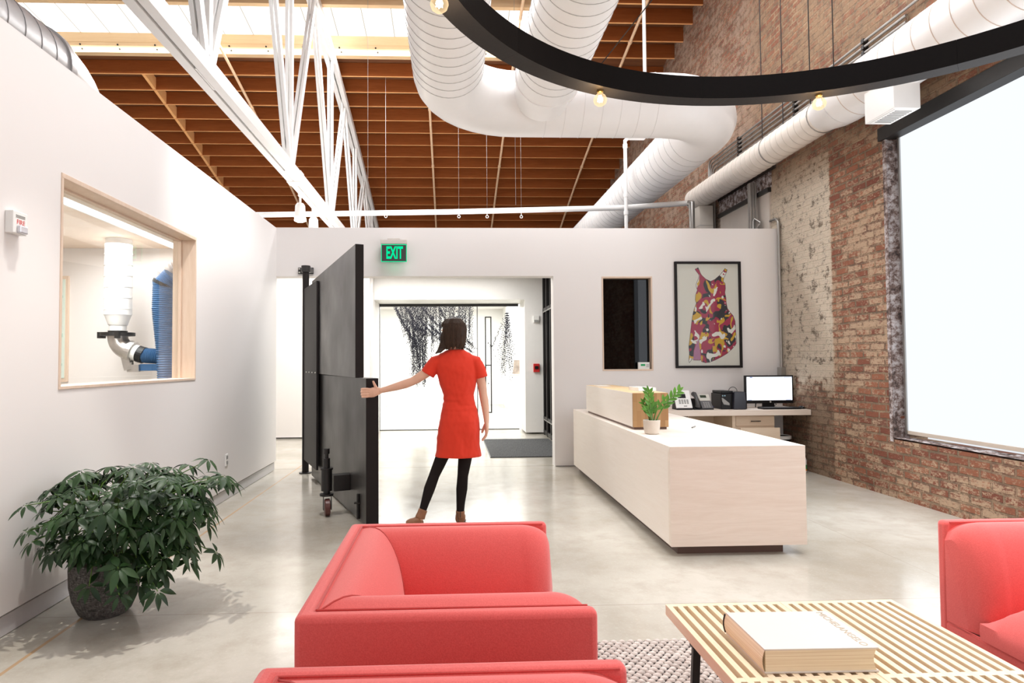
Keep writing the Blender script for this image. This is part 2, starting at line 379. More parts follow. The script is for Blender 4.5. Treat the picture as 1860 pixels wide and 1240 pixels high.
# fabrics
def fabric(name, a, b, sheen=.3):
    t = NT(name); v = t.coord(); f = t.noise(v, 260, 2, .6); g = t.noise(v, 3, 3)
    c = t.mix(f, a, b)
    return t.done(c, .85, 0, t.bump(f, .25, .002), Sheen_Weight=sheen, Sheen_Roughness=.5)
M['coral'] = fabric('coral_wool', (.68,.075,.070), (.90,.165,.152))
M['coral_seam'] = fabric('coral_piping', (.50,.042,.037), (.64,.075,.066))
M['red_dress'] = fabric('red_dress_cloth', (.64,.026,.007), (.76,.042,.012), .1)
t = NT('dark_hair'); f = t.noise(t.coord((40,40,3)), 4, 4, .6)
M['hair'] = t.done(t.ramp(f, [(.3, (.018,.010,.006)), (.75, (.062,.033,.019))]), .5, 0, t.bump(f, .4, .006), Specular_IOR_Level=.2)
# brushed black door panel
t = NT('black_door_panel'); f = t.noise(t.coord((6,6,.4)), 6, 5, .6); g = t.noise(t.coord(), 2, 3)
M['door_face'] = t.done(t.ramp(f, [(.3, (.016,.014,.013)), (.75, (.040,.036,.034))]), t.ramp(g, [(.3, .28), (.7, .42)]), 0, t.bump(f, .08, .002), Specular_IOR_Level=.7)
# plants
def leafmat(name, a, b, rough):
    t = NT(name); v = t.coord(); f = t.noise(v, 7, 3); return t.done(t.ramp(f, [(.3, a), (.7, b)]), rough, 0, None, Specular_IOR_Level=.32)
M['leaf'] = leafmat('umbrella_plant_leaf', (.008,.026,.008), (.028,.070,.019), .42)
M['zz_leaf'] = leafmat('glossy_leaf', (.05,.17,.02), (.14,.34,.05), .28)
# woven pot
t = NT('woven_grey_pot'); f = t.noise(t.coord((18,18,90)), 2.5, 4, .7); g = t.noise(t.coord((60,60,20)), 2, 3, .7)
f = t.math('ADD', t.math('MULTIPLY', f, .6), t.math('MULTIPLY', g, .4))
M['woven'] = t.done(t.ramp(f, [(.38, (.018,.016,.015)), (.56, (.13,.12,.11)), (.68, (.34,.31,.29))]), .85, 0, t.bump(f, .7, .01))
# ribbed mat
t = NT('ribbed_mat'); f = t.noise(t.coord((60,3,3)), 3, 4, .7)
M['mat'] = t.done(t.ramp(f, [(.35, (.018,.018,.019)), (.7, (.11,.11,.112))]), .9, 0, t.bump(f, .5, .006))
# rug wool
t = NT('rug_wool'); f = t.noise(t.coord(), 22, 4, .6)
M['rug'] = t.done(t.ramp(f, [(.32, (.52,.46,.42)), (.66, (.78,.72,.67))]), .95, 0, t.bump(t.noise(t.coord(), 90, 3), .5, .006))
M['rug_base'] = plain('rug_backing', (.05,.042,.04), .95)
# page block
t = NT('page_edges'); f = t.noise(t.coord((1,1,160)), 2, 3, .6)
M['pages'] = t.done(t.ramp(f, [(.35, (.72,.58,.38)), (.65, (.89,.79,.60))]), .8)
# end-grain oak
t = NT('oak_blocks'); v = t.coord(); br = t.n('ShaderNodeTexBrick', {'Vector': t.n('ShaderNodeCombineXYZ', {0: t.n('ShaderNodeSeparateXYZ', {0: v}).outputs[2], 1: t.n('ShaderNodeSeparateXYZ', {0: v}).outputs[0], 2: 0.0}).outputs[0], 'Color1': (.31,.155,.058), 'Color2': (.46,.27,.12), 'Mortar': (.30,.16,.07), 'Scale': 1.0, 'Mortar Size': .0007, 'Brick Width': .16, 'Row Height': .035})
M['oak'] = t.done(t.mix(t.math('MULTIPLY', t.noise(t.coord((90,20,14)), 2, 3), .35), br.outputs[0], (.36,.2,.08)), .5)
# dress print: crimson with black, ochre and white patches
t = NT('printed_dress'); v = t.coord((1,1,1)); w = t.noise(v, 9, 2); 
def patch(off, sc, lo):
    m = t.n('ShaderNodeMapping', {0: v}); m.inputs['Location'].default_value = off; m.inputs['Scale'].default_value = (1, 1, .8)
    return t.math('GREATER_THAN', t.noise(m.outputs[0], sc*.78, 1.2, .4, .9), lo)
c = t.mix(patch((3.1,0,1.7), 11, .565), (.36,.026,.075), (.028,.026,.034))
c = t.mix(patch((9.4,0,5.2), 12, .572), c, (.62,.36,.035))
c = t.mix(patch((1.7,0,8.8), 13, .605), c, (.80,.77,.72))
M['print'] = t.done(c, .6)
M['ochre'] = plain('art_ink', (.05,.02,.03), .6)
M['art_paper'] = plain('art_paper', (.74,.70,.64), .6, var=.02)
M['poster'] = plain('pale_green_poster', (.66,.76,.70), .5, var=.05)
M['poster_ink'] = plain('poster_ink', (.42,.60,.54), .6)
M['bead'] = plain('black_bead', (.010,.009,.016), .6, var=.5, scale=6, Specular_IOR_Level=.15)
# ================================================================ the setting
LX, BX, PY = -2.215, 4.30, 7.95           # left wall face, brick face, back partition face
def zb(y): return 8.25 - y*y/120.0         # underside of the curved roof's joists
b = MB(); b.box(-10, 7, -4, 21, -.15, 0); struct(b.build('floor', M['floor']), 'polished grey concrete floor')
# left partition with the workshop window
b = MB(); T = .17
y0, y1, z0, z1 = 3.60, 5.475, 1.205, 2.44
b.box(LX-T, LX, -3, y0, .115, 3.06); b.box(LX-T, LX, y1, PY+.02, .115, 3.06)
b.box(LX-T, LX, y0, y1, .115, z0); b.box(LX-T, LX, y0, y1, z1, 3.06); b.box(LX-T, LX-.03, -3, PY, 0, .115)
struct(b.build('wall_left', M['wall']))
b = MB(); b.box(LX-.03, LX-.014, -3, PY, .004, .100); struct(b.build('baseboard_left', plain('baseboard_paint', (.62,.61,.61), .5)))
w = struct(thing('window_1', 'interior window with pale wood lining looking into the workshop', 'window', (LX, y0, z0)))
del w['category']
b = MB(); f = .018; d0, d1 = LX-T-.02, LX+.006
b.box(d0, d1, y0, y1, z0, z0+f); b.box(d0, d1, y0, y1, z1-f-.01, z1); b.box(d0, d1, y0, y0+f, z0+f, z1-f-.01); b.box(d0, d1, y1-f, y1, z0+f, z1-f-.01)
b.box(d0+.055, d0+.075, y1-f-.012, y1-f, z0+f, z1-f-.01); b.box(d0+.055, d0+.075, y0, y1, z1-f-.022, z1-f)
b.build('window_lining', M['window_wood'], w, bevel=.002)
b = MB(); b.box(LX-T+.02, LX-T+.026, y0+f, y1-f, z0+f, z1-f); b.build('window_pane', M['glass'], w)
# back partition with the big opening and the dark office window
b = MB(); Y0, Y1 = PY, PY+.20
ox0, ox1, oz = LX-.005, 1.315, 2.443
wx0, wx1, wz0, wz1 = 1.945, 2.605, 1.215, 2.437
b.box(LX-T, BX, Y0, Y1, oz, 3.065)
b.box(ox1, wx0, Y0, Y1, .0, oz); b.box(wx0, wx1, Y0, Y1, 0, wz0); b.box(wx0, wx1, Y0, Y1, wz1, oz); b.box(wx1, BX, Y0, Y1, 0, oz)
struct(b.build('wall_back', M['wall']))
b = MB(); b.box(ox1+.01, BX, PY-.006, PY, 0.0, .012); struct(b.build('baseboard_back', plain('baseboard_gap', (.25,.24,.23), .6)))
w = thing('window_2', 'narrow dark office window with pale wood frame beside the framed dress print', 'window', (wx0, PY, wz0)); struct(w); del w['category']
b = MB(); f = .030
b.box(wx0, wx1, Y0-.006, Y1, wz0, wz0+f*.7); b.box(wx0, wx1, Y0-.006, Y1, wz1-f*.7, wz1); b.box(wx0, wx0+f*.6, Y0-.006, Y1, wz0+f*.7, wz1-f*.7); b.box(wx1-f*.6, wx1, Y0-.006, Y1, wz0+f*.7, wz1-f*.7)
b.build('window_frame', M['window_wood'], w, bevel=.002)
b = MB(); b.box(wx0+.02, wx1-.02, Y0+.09, Y0+.096, wz0+.02, wz1-.02); b.build('window_pane', M['office_glass'], w)
# brick wall with the tall shaded window
b = MB(); BT = .35
def brickpiece(ya, yb, za, zc=None):
    ys = [ya+(yb-ya)*i/12 for i in range(13)]
    poly = [(ya, za), (yb, za)]
    poly += [(y, zb(y)+.30) for y in reversed(ys)] if zc is None else [(yb, zc), (ya, zc)]
    b.prism(poly, 'x', BX, BX+BT)
wy0, wy1, sz0, sz1 = 1.3, 5.93, .565, 3.63
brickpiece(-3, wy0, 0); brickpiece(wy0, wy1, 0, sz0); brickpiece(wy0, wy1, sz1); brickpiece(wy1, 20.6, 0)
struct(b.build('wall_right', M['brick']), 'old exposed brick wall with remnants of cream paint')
rnd = random.Random(3)
b = MB()      # broken brick jamb and sill round the shade
def rough(p0, du, dv, nu, nv, nrm, amp):
    rows = []
    for i in range(nu+1):
        rows.append([])
        for j in range(nv+1):
            p = Vector(p0)+Vector(du)*(i/nu)+Vector(dv)*(j/nv)
            a = amp*(mnoise.noise(p*9)+.6*mnoise.noise(p*25)) if 0 < j < nv else 0
            rows[-1].append(tuple(p+Vector(nrm)*(a+amp*.7)))
    b.grid(rows)
rough((BX-.004, wy1-.002, sz0), (0,0,sz1-sz0), (.16,0,0), 70, 5, (0,-1,0), .022)
rough((BX-.004, wy1, sz0+.002), (0,-(wy1-wy0),0), (.16,0,0), 90, 5, (0,0,1), .022)
rough((BX-.004, wy1-.02, sz0-.02), (0,0,sz1-sz0), (0,.05,0), 70, 4, (-1,0,0), .006)
struct(b.build('trim_1', M['reveal'], smooth='auto'), 'broken painted brick round the tall window')
w = struct(thing('window_3', 'tall street window with black steel head and white roller shade', 'window', (BX+.12, wy1, sz0))); del w['category']
b = MB(); b.box(BX-.035, BX+.13, wy0, wy1+.06, 3.515, 3.645); b.build('window_head', M['dark_steel'], w, bevel=.004)
b = MB(); b.box(BX+.085, BX+.125, wy1-.075, wy1-.05, sz0+.06, 3.52); b.box(BX+.085, BX+.12, wy0, wy0+.03, sz0+.06, 3.52); b.build('shade_track', M['steel'], w)
sh = thing('roller_shade', 'white translucent roller shade glowing with daylight in the tall brick window', 'shade', (BX+.10, wy1-.07, .62))
b = MB(); b.box(BX+.100, BX+.104, wy0+.03, wy1-.07, .655, 3.52); b.build('shade_cloth', M['shade_glow'], sh)
b = MB(); b.box(BX+.092, BX+.112, wy0+.03, wy1-.075, .622, .657); b.build('hem_bar', plain('hem_bar_beige', (.60,.53,.45), .5), sh, bevel=.002)
# ceiling: curved boarded deck on joists, with a glazed roof light
ce = None
b = MB(); sk = (-8.6, 2.05, 10.42, 11.62)
ys = [-3+i*.47 for i in range(51)] + [sk[2], sk[3]]; ys.sort()
for ya, yb in zip(ys, ys[1:]):
    if yb-ya < 1e-4: continue
    xs = [(-10, sk[0]), (sk[1], BX+.3)] if sk[2]-.01 <= ya and yb <= sk[3]+.01 else [(-10, BX+.3)]
    for xa, xb in xs:
        za, zc = zb(ya)+.27, zb(yb)+.27
        b.add([(xa,ya,za),(xb,ya,za),(xb,yb,zc),(xa,yb,zc),(xa,ya,za+.06),(xb,ya,za+.06),(xb,yb,zc+.06),(xa,yb,zc+.06)],
              [(0,1,2,3),(7,6,5,4),(0,4,5,1),(1,5,6,2),(2,6,7,3),(3,7,4,0)])
ce = struct(b.build('ceiling', M['deck']), 'curved timber roof with brown joists')
def joist(x0, x1, y, par):
    z = zb(y); b = MB(); s = -y/60
    b.mi = 0; h = .265
    b.add([(x0,y-.02,z),(x1,y-.02,z),(x1,y+.02,z),(x0,y+.02,z),(x0,y-.02,z+h),(x1,y-.02,z+h),(x1,y+.02,z+h),(x0,y+.02,z+h)],
          [(4,5,6,7),(0,1,5,4),(1,2,6,5),(2,3,7,6),(3,0,4,7)])
    b.mi = 1; b.add([(x0,y-.02,z),(x1,y-.02,z),(x1,y+.02,z),(x0,y+.02,z)], [(3,2,1,0)])
    b.build('joist', [M['joist'], M['joist_edge']], par)
ts = [.462,.436,.413,.390,.370,.350,.331,.314,.297,.281,.267,.253,.239,.228,.216]
JY = [60*(-q+math.sqrt(q*q+.23)) for q in ts]
JY += [JY[-1]+.46, JY[-1]+.92, JY[-1]+1.38]
for y in JY: joist(-10, BX+.02, y, ce)
y = 11.60
while y > 4.2:
    joist(2.10, BX+.02, y, ce)
    if y < 10.2: joist(-10, 2.10, y, ce)
    y -= .457
for i, ya in enumerate(JY[:-1]):                      # solid blocking between joists over the left room
    yb = JY[i+1]; zz = max(zb(ya), zb(yb))
    b = MB(); b.add([(x_,y_,zb(y_)+dz_) for dz_ in (.0,.24) for x_,y_ in ((-6.03,ya+.02),(-5.97,ya+.02),(-5.97,yb-.02),(-6.03,yb-.02))], [(3,2,1,0),(4,5,6,7),(0,1,5,4),(1,2,6,5),(2,3,7,6),(3,0,4,7)]); b.build('blocking', [M['joist_edge']], ce)
w = struct(thing('window_4', 'long glazed roof light between pine curbs', 'window', (0, 11, 7.1))); del w['category']
b = MB(); b.box(sk[0], sk[1], sk[3]-.006, sk[3]+.13, zb(11.62)-.01, zb(11.62)+.39)
b.box(sk[0], sk[1], sk[3]-.010, sk[3], zb(11.62)+.185, zb(11.62)+.187)
b.mi = 1
x = -8.2
while x < 1.9:
    for dz in (.05, .135): b.lathe([(.016,0),(.016,-.012)], (x+.04*(dz<.1), sk[3]-.004, zb(11.62)+dz), 8, 'y')
    x += .68
b.build('curb', [M['curb'], M['dark_steel']], w)
b = MB(); b.box(sk[0], sk[1], sk[2]-.10, sk[2], zb(10.4)-.01, zb(10.4)+.34); b.build('curb', M['curb'], w)
b = MB(); b.box(sk[0]-.1, sk[0], sk[2]-.1, sk[3]+.13, 7.1, 7.8); b.box(sk[1], sk[1]+.05, sk[2]-.1, sk[3]+.13, 7.1, 7.8); b.build('curb', M['curb'], w)
b = MB(); b.add([(sk[0],sk[2]-.1,7.66),(sk[1],sk[2]-.1,7.66),(sk[1],sk[3]+.13,7.47),(sk[0],sk[3]+.13,7.47)], [(0,1,2,3)]); b.build('glazing_sheet', M['skylight'], w)
# outer shell beyond what the partitions hide
b = MB(); b.box(-10, BX+.3, 20.5, 20.7, 0, 6.2); struct(b.build('wall_far', M['wall']))
b = MB(); b.prism([(-3,0),(20.6,0)]+[(yy, zb(yy)+.3) for yy in (20.6,16,12,8,4,0,-3)], 'x', -10.2, -10); struct(b.build('wall_side', M['wall']))
# vestibule and gallery behind the opening
b = MB(); b.box(-4.2, 1.9, 8.15, 12.5, 2.98, 3.04); b.box(-6, 1.75, 12.5, 19.7, 2.98, 3.04); b.box(-7.2, -2.385, 2.2, 8.15, 2.96, 3.04)
struct(b.build('vestibule_ceiling', M['wall']))
b = MB(); b.box(-4.2, -1.46, 11.17, 11.3, 0.03, 2.98); b.box(-1.5, -1.42, 11.3, 12.45, 0, 2.98); b.box(-4.3, -4.2, 8.15, 11.3, 0, 2.98)
b.box(-4.2, -2.3, 11.155, 11.17, .03, .035)
struct(b.build('vestibule_wall', M['wall']))
b = MB(); b.box(-1.42, 1.365, 11.5, 12.45, 2.495, 2.98); struct(b.build('trim_2', M['white']), 'white fascia over the glass front')
b = MB(); b.box(1.365, 1.76, 11.5, 12.45, .03, 2.98); struct(b.build('trim_3', M['white']), 'white pier beside the glass front')
b = MB(); b.box(1.60, 1.76, 12.45, 19.7, 0, 2.98); b.box(-6, 1.76, 19.45, 19.6, 0, 2.98); b.box(-6.1, -6, 12.3, 19.6, 0, 2.98); b.box(-6, -1.42, 12.35, 12.5, 0, 2.98)
struct(b.build('gallery_wall', M['white']))
# glass front: fixed pane and door in a black head rail
gy = 12.37
w = struct(thing('window_5', 'frameless glass pane under a black head rail', 'window', (-1.42, gy, 0))); del w['category']
b = MB(); b.box(-1.42, 1.34, gy-.03, gy+.03, 2.442, 2.492); b.build('head_rail', M['black'], w)
b = MB(); b.box(-1.42, .505, gy-.006, gy+.006, .012, 2.442); b.build('window_pane', M['glass'], w)
b = MB(); b.box(-1.42, 1.34, gy-.02, gy+.02, 0, .012); b.build('floor_channel', M['dark_steel'], w)
w = struct(thing('door_1', 'glass door with tall black pull handle', 'door', (.52, gy, 0))); del w['category']
b = MB(); b.box(.525, 1.335, gy-.006, gy+.006, .014, 2.438); b.build('door_pane', M['glass'], w)
b = MB()
for x in (.675, .785): b.box(x-.011, x+.011, gy-.06, gy-.04, .33, 2.235)
for z in (.34, 1.27, 2.225): b.box(.675, .785, gy-.06, gy-.04, z-.011, z+.011)
b.box(.72, .74, gy-.05, gy-.006, .9, .92); b.box(.72, .74, gy-.05, gy-.006, 1.7, 1.72)
b.build('door_handle', M['black'], w)
b = MB(); b.box(.508, .522, gy-.02, gy+.02, .012, 2.44); b.build('door_edge', M['dark_steel'], w)
# black storefront along the vestibule's right side, dark office behind the partition
w = struct(thing('window_6', 'black steel storefront along the vestibule', 'window', (1.72, 8.2, 0))); del w['category']
b = MB()
for y in (8.3, 9.5, 10.62, 11.05, 11.42): b.box(1.69, 1.76, y-.03, y+.03, 0, 2.98)
for z in (.05, .30, 2.28, 2.94): b.box(1.695, 1.755, 8.2, 11.5, z-.035, z+.035)
b.build('window_frame', M['black'], w)
b = MB(); b.box(1.684, 1.69, 8.3, 11.4, 2.235, 2.255); b.box(1.684, 1.69, 8.3, 11.4, .27, .29); b.build('frame_trim', M['steel'], w)
b = MB(); b.box(1.72, 1.726, 8.2, 11.45, .08, 2.9); b.build('window_pane', M['office_glass'], w)
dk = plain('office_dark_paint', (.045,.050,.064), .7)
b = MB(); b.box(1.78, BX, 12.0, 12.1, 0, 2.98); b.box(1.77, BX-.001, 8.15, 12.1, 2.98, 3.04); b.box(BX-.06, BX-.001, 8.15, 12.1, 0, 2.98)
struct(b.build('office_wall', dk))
# workshop behind the left window
b = MB(); b.box(-7.2, LX-T, 7.75, 7.9, 0, 2.96); b.box(-7.3, -7.2, 2.2, 7.9, 0, 2.96); b.box(-7.2, LX-T, 2.1, 2.2, 0, 2.96)
struct(b.build('workshop_wall', plain('workshop_wall_paint', (.81,.775,.76), .6, var=.01)))
b = MB(); b.box(-7.2, LX-T, 2.2, 7.75, 2.76, 2.84); struct(b.build('workshop_ceiling', M['ply']))
# ================================================================ ducts, pipes, truss, lamps
def arc(c, a, bv, r, t0, t1, n):
    "points on an arc round c in the plane of unit vectors a, bv"
    c = Vector(c); a = Vector(a); bv = Vector(bv)
    return [c+a*(r*math.cos(t0+(t1-t0)*i/n))+bv*(r*math.sin(t0+(t1-t0)*i/n)) for i in range(n+1)]
def seams(p, q, r, step, mat, par, tilt=.0, name='spiral_seam', w=.006, lift=.0035, n=40):
    p, q = Vector(p), Vector(q); d = (q-p); L = d.length; d.normalize()
    u = d.orthogonal().normalized(); v = d.cross(u); b = MB(); s = step*.5
    while s < L-.03:
        vs = []
        for k in range(n):
            a = 2*PI*k/n; e = u*math.cos(a)+v*math.sin(a)
            for rr, dd in ((r-.004,-w/2),(r+lift,-w/2),(r+lift,w/2),(r-.004,w/2)):
                vs.append(p+d*(s+dd+tilt*r*math.cos(a))+e*rr)
        b.add(vs, [(k*4+j, k*4+(j+1)%4, ((k+1)%n)*4+(j+1)%4, ((k+1)%n)*4+j) for k in range(n) for j in range(4)])
        s += step
    return b.build(name, mat, par, smooth='auto')
R1, ZD = .345, 4.20
d = thing('supply_duct', 'large white spiral duct snaking overhead and away along the brick wall', 'duct', (0, 6.8, ZD))
pts = [(-.02, 1.2, ZD), (-.02, 6.05, ZD)]
b = MB(); b.tube([(-.02,0.6,ZD),(-.02,3.5,ZD),(-.02,6.05,ZD)], R1, 48, caps=False); b.build('duct_run', M['white_duct'], d, smooth=True)
seams((-.02,3.0,ZD), (-.02,6.05,ZD), R1, .155, M['duct_seam'], d, .08)
b = MB(); b.tube([(-.02,5.99,ZD)]+arc((.74,6.05,ZD), (-1,0,0), (0,1,0), .76, 0, PI/2, 8)+[(.80,6.81,ZD)], R1, 48, caps=False); b.build('elbow', M['white_duct'], d, smooth=True)
b = MB(); b.tube([(.74,6.81,ZD),(1.5,6.81,ZD),(2.42,6.81,ZD)], R1, 48, caps=False); b.build('duct_run', M['white_duct'], d, smooth=True)
seams((.95,6.81,ZD), (2.4,6.81,ZD), R1, .20, plain('pale_seam', (.74,.73,.72), .5), d, .05, w=.005)
b = MB(); b.tube([(2.36,6.81,ZD)]+arc((2.42,7.49,ZD), (0,-1,0), (1,0,0), .68, 0, PI/2, 8)+[(3.10,7.55,ZD)], R1, 48, caps=False); b.build('elbow', M['white_duct'], d, smooth=True)
b = MB(); b.tube([(3.10,7.49,ZD),(3.10,12,ZD),(3.10,20,ZD)], R1, 48, caps=False); b.build('duct_run', M['white_duct'], d, smooth=True)
seams((3.10,7.6,ZD), (3.10,20,ZD), R1, .20, M['duct_seam'], d, .08, w=.004)
d = thing('branch_duct', 'shorter white spiral duct joining the big duct above the black ring', 'duct', (.98, 5, ZD))
b = MB(); b.tube([(.98,.6,ZD),(.98,3,ZD),(.98,6.1,ZD)], .325, 48); b.build('duct_run', M['white_duct'], d, smooth=True)
seams((.98,3.0,ZD), (.98,6.05,ZD), .325, .155, M['duct_seam'], d, .08)
b = MB(); b.tube([(.98,6.08,ZD),(.98,6.13,ZD)], .334, 48); b.tube([(.98,6.1,ZD),(.98,6.52,ZD)], .30, 48); b.build('collar', M['white_duct'], d, smooth=True)
d = thing('wall_duct', 'slim cream white spiral duct running along the brick wall above the window', 'duct', (4.06, 7, 4.0))
b = MB(); b.tube([(4.06,6.5,4.0),(4.06,8,4.0),(4.06,10.1,4.0)], .18, 40); b.build('duct_run', plain('cream_duct', (.83,.77,.70), .38), d, smooth=True)
seams((4.06,6.5,4.0), (4.06,10.1,4.0), .18, .13, plain('cream_seam', (.60,.55,.49), .5), d, .1, w=.005)
b = MB(); b.tube([(4.06,6.5,4.0),(4.04,6.25,4.0),(4.03,6.1,4.0)], [.183,.235,.25], 40); b.build('reducer', M['white_duct'], d, smooth=True)
b = MB(); b.tube([(4.03,1.0,4.0),(4.03,3,4.0),(4.03,6.1,4.0)], .25, 40); b.build('duct_run', M['white_duct'], d, smooth=True)
seams((4.03,2.0,4.0), (4.03,6.1,4.0), .25, .20, plain('warm_seam', (.62,.50,.42), .5), d, .1, w=.005)
d = thing('air_diffuser', 'white box air diffuser with slotted grille under the wall duct', 'vent', (3.97, 5.38, 3.53))
b = MB(); b.box(3.86, 4.10, 5.20, 5.58, 3.532, 3.83); b.build('housing', M['white'], d, bevel=.004)
b = MB(); b.box(3.885, 4.08, 5.225, 5.555, 3.528, 3.534); b.build('grille_frame', M['white'], d)
b = MB()
for i in range(9): b.box(3.91, 4.06, 5.25+i*.032, 5.262+i*.032, 3.524, 3.529)
b.build('grille_slat', M['grey_plastic'], d)
d = thing('grey_duct', 'bare galvanised spiral duct with elbow on the workshop roof', 'duct', (-3.24, 4, 3.04))
b = MB(); b.tube([(-3.24,.5,3.63),(-3.24,2.5,3.63),(-3.24,4.85,3.63)], .33, 44); b.build('duct_run', M['grey_duct'], d, smooth=True)
seams((-3.24,2.0,3.63), (-3.24,4.80,3.63), .33, .17, M['grey_seam'], d, .12)
b = MB(); b.tube([(-3.24,4.82,3.63),(-3.24,4.89,3.63)], .347, 44); b.build('flange', M['grey_duct'], d, smooth=True)
b = MB(); b.tube([(-3.24,4.83,3.63)]+arc((-3.24,4.89,3.17), (0,0,1), (0,1,0), .46, 0, PI/2, 8)+[Vector((-3.24,5.35,3.045))], .325, 44); b.build('elbow', plain('pale_duct_elbow', (.66,.63,.60), .38, .55), d, smooth=True)
# conduits on the brick
labs = ['topmost of the steel conduits bundled above the wall duct', 'second conduit from the top of the bundle above the wall duct', 'third conduit from the top of the bundle above the wall duct', 'fourth conduit from the top of the bundle above the wall duct', 'lowest of the steel conduits bundled above the wall duct']
for i in range(5):
    z = 4.62-.062*i; ye = 10.02-.05*i
    b = MB(); pth = [(4.262, 2.0 if i == 0 else 5.55, z), (4.262, ye-.12, z)]+[tuple(q) for q in arc((4.262,ye-.12,z-.12), (0,0,1), (0,1,0), .12, 0.2, PI/2, 4)]+[(4.262, ye, 3.0)]
    o = thing('conduit', labs[i], 'conduit', (4.262, 8, z), group='conduits over the wall duct')
    b.tube(pth, .0135, 10); b.build('pipe', M['steel'], o, smooth=True)
    for yy in (8.95, 7.45, 6.15):
        b = MB(); b.box(4.245, 4.299, yy-.02, yy+.02, z-.022, z+.022); b.build('clamp', M['dark_steel'], o)
# hanger rods of the wall duct
for i, (yy, lab) in enumerate(((7.6,'thin pair of steel hanger rods carrying the wall duct near its far end'), (6.55,'thin pair of steel hanger rods carrying the wall duct near the diffuser'))):
    o = thing('duct_hanger', lab, 'hanger', (4.06, yy, 3.8), group='hangers of the wall duct')
    rr = .186; zz = zb(yy)+.02
    for sx in (-1, 1):
        b = MB(); b.tube([(4.06+sx*.135, yy, 4.0+.128), (4.06+sx*.135, yy, zz)], .006, 8); b.build('rod', M['dark_steel'], o)
    b = MB(); b.tube([Vector((4.06,yy,4.0))+Vector((math.cos(a), 0, math.sin(a)))*rr for a in [PI*.76+PI*1.48*k/18 for k in range(19)]], .006, 6); b.build('strap', M['steel'], o)
# old infilled opening, strut and box column on the brick beyond the partition
o = thing('infilled_window', 'old bricked-up window opening covered by a pale board beyond the partition', 'window board', (BX, 8.9, 3.0))
b = MB(); b.box(BX-.02, BX, 8.14, 9.66, 3.045, 3.60); b.build('board', plain('pale_board', (.62,.56,.50), .7, var=.10, scale=3), o)
b = MB(); b.box(BX-.05, BX, 8.12, 9.68, 3.60, 3.66); b.build('lintel', M['black'], o)
b = MB(); b.box(BX-.015, BX, 8.10, 9.70, 3.66, 3.88); b.build('plaster_band', M['reveal'], o)
b = MB(); b.box(BX-.03, BX, 7.98, 9.72, 3.88, 3.95); b.build('decayed_timber', plain('rotten_timber', (.045,.033,.025), .9, var=.6, scale=15), o)
o = thing('strut_post', 'grey slotted steel strut post standing against the bricked-up window', 'post', (4.2, 8.42, 3.042))
b = MB()
for i in range(3): b.box(4.14+.035*i, 4.17+.035*i, 8.39, 8.44, 3.042, 3.80)
b.box(4.14, 4.245, 8.44, 8.46, 3.042, 3.80); b.build('strut', M['steel'], o, bevel=.003)
b = MB(); b.tube([(4.17,8.37,3.05),(4.17,8.37,3.25),(4.19,8.37,3.29),(4.235,8.30,3.22)], .014, 8); b.tube([(4.235,8.30,3.22),(4.19,8.37,3.12)], .012, 8); b.build('bracket', M['steel'], o, smooth=True)
o = thing('box_column', 'pale boxed column under the far end of the wall duct', 'column', (4.08, 9.9, 3.042))
b = MB(); b.box(3.98, 4.20, 9.74, 9.94, 3.042, 3.82); b.build('casing', plain('column_paint', (.72,.67,.60), .6), o, bevel=.004)
b = MB(); b.box(3.978, 4.202, 9.738, 9.942, 3.50, 3.505); b.build('joint_line', M['grey_plastic'], o)
o = thing('corner_conduit', 'vertical steel conduit in the corner between partition and brick wall', 'conduit', (4.27, 7.88, 1.2))
b = MB(); b.tube([(4.27,7.90,1.25),(4.27,7.90,3.10)]+[tuple(q) for q in arc((4.27,8.0,3.10), (0,-1,0), (0,0,1), .10, 0, PI/2, 5)]+[(4.27,8.11,3.20)], .016, 10); b.build('pipe', M['steel'], o, smooth=True)
b = MB(); b.box(4.235, 4.299, 7.85, 7.945, 1.06, 1.25); b.build('junction_box', M['steel'], o, bevel=.003)
# sprinkler branches following the roof, white main and drop
for x, ya, yb_, lab in ((-4.2,10.9,18.9,'tan sprinkler pipe under the joists beyond the white truss'), (-.44,6.0,18.9,'tan sprinkler pipe under the joists passing over the duct elbow'),
                   (1.22,7.0,18.9,'middle of the three tan sprinkler pipes between the truss and brick wall'), (3.3,6.0,18.9,'tan sprinkler pipe under the joists closest to the brick wall')):
    b = MB(); n = 14; b.tube([(x, ya+(yb_-ya)*i/n, zb(ya+(yb_-ya)*i/n)-.05) for i in range(n+1)], .027, 10)
    o = thing('sprinkler_pipe', lab, 'pipe', (x, ya, zb(ya)), group='sprinkler pipes under the roof')
    b.build('pipe', M['sprinkler'], o, smooth=True)
    for yy in (11.1, 13.2, 15.4):
        b = MB(); b.tube([(x,yy-.03,zb(yy-.03)-.05),(x,yy+.03,zb(yy+.03)-.05)], .036, 10); b.build('coupling', M['sprinkler'], o, smooth=True)
o = thing('sprinkler_main', 'white sprinkler main crossing the room above the back partition', 'pipe', (0, 9.6, 3.70))
b = MB(); b.tube([(-3.6,10.0,3.70),(0,9.72,3.70),(2.65,9.42,3.70),(3.58,9.20,3.72)], .042, 14); b.build('pipe', M['white'], o, smooth=True)
b = MB(); b.tube([(3.58,9.20,3.72),(3.62,9.15,3.70),(3.62,9.15,3.045)], .042, 14); b.build('riser', M['steel'], o, smooth=True)
for x in (-1.3, 1.0):
    b = MB(); b.tube([(x,9.6-x*.12,3.75),(x,9.6-x*.12,zb(9.5)+.28)], .003, 6); b.build('hanger_wire', M['steel'], o)
o = thing('drop_pipe', 'vertical white pipe dropping beside the big duct with a sideways jog', 'pipe', (2.65, 9.25, 3.0))
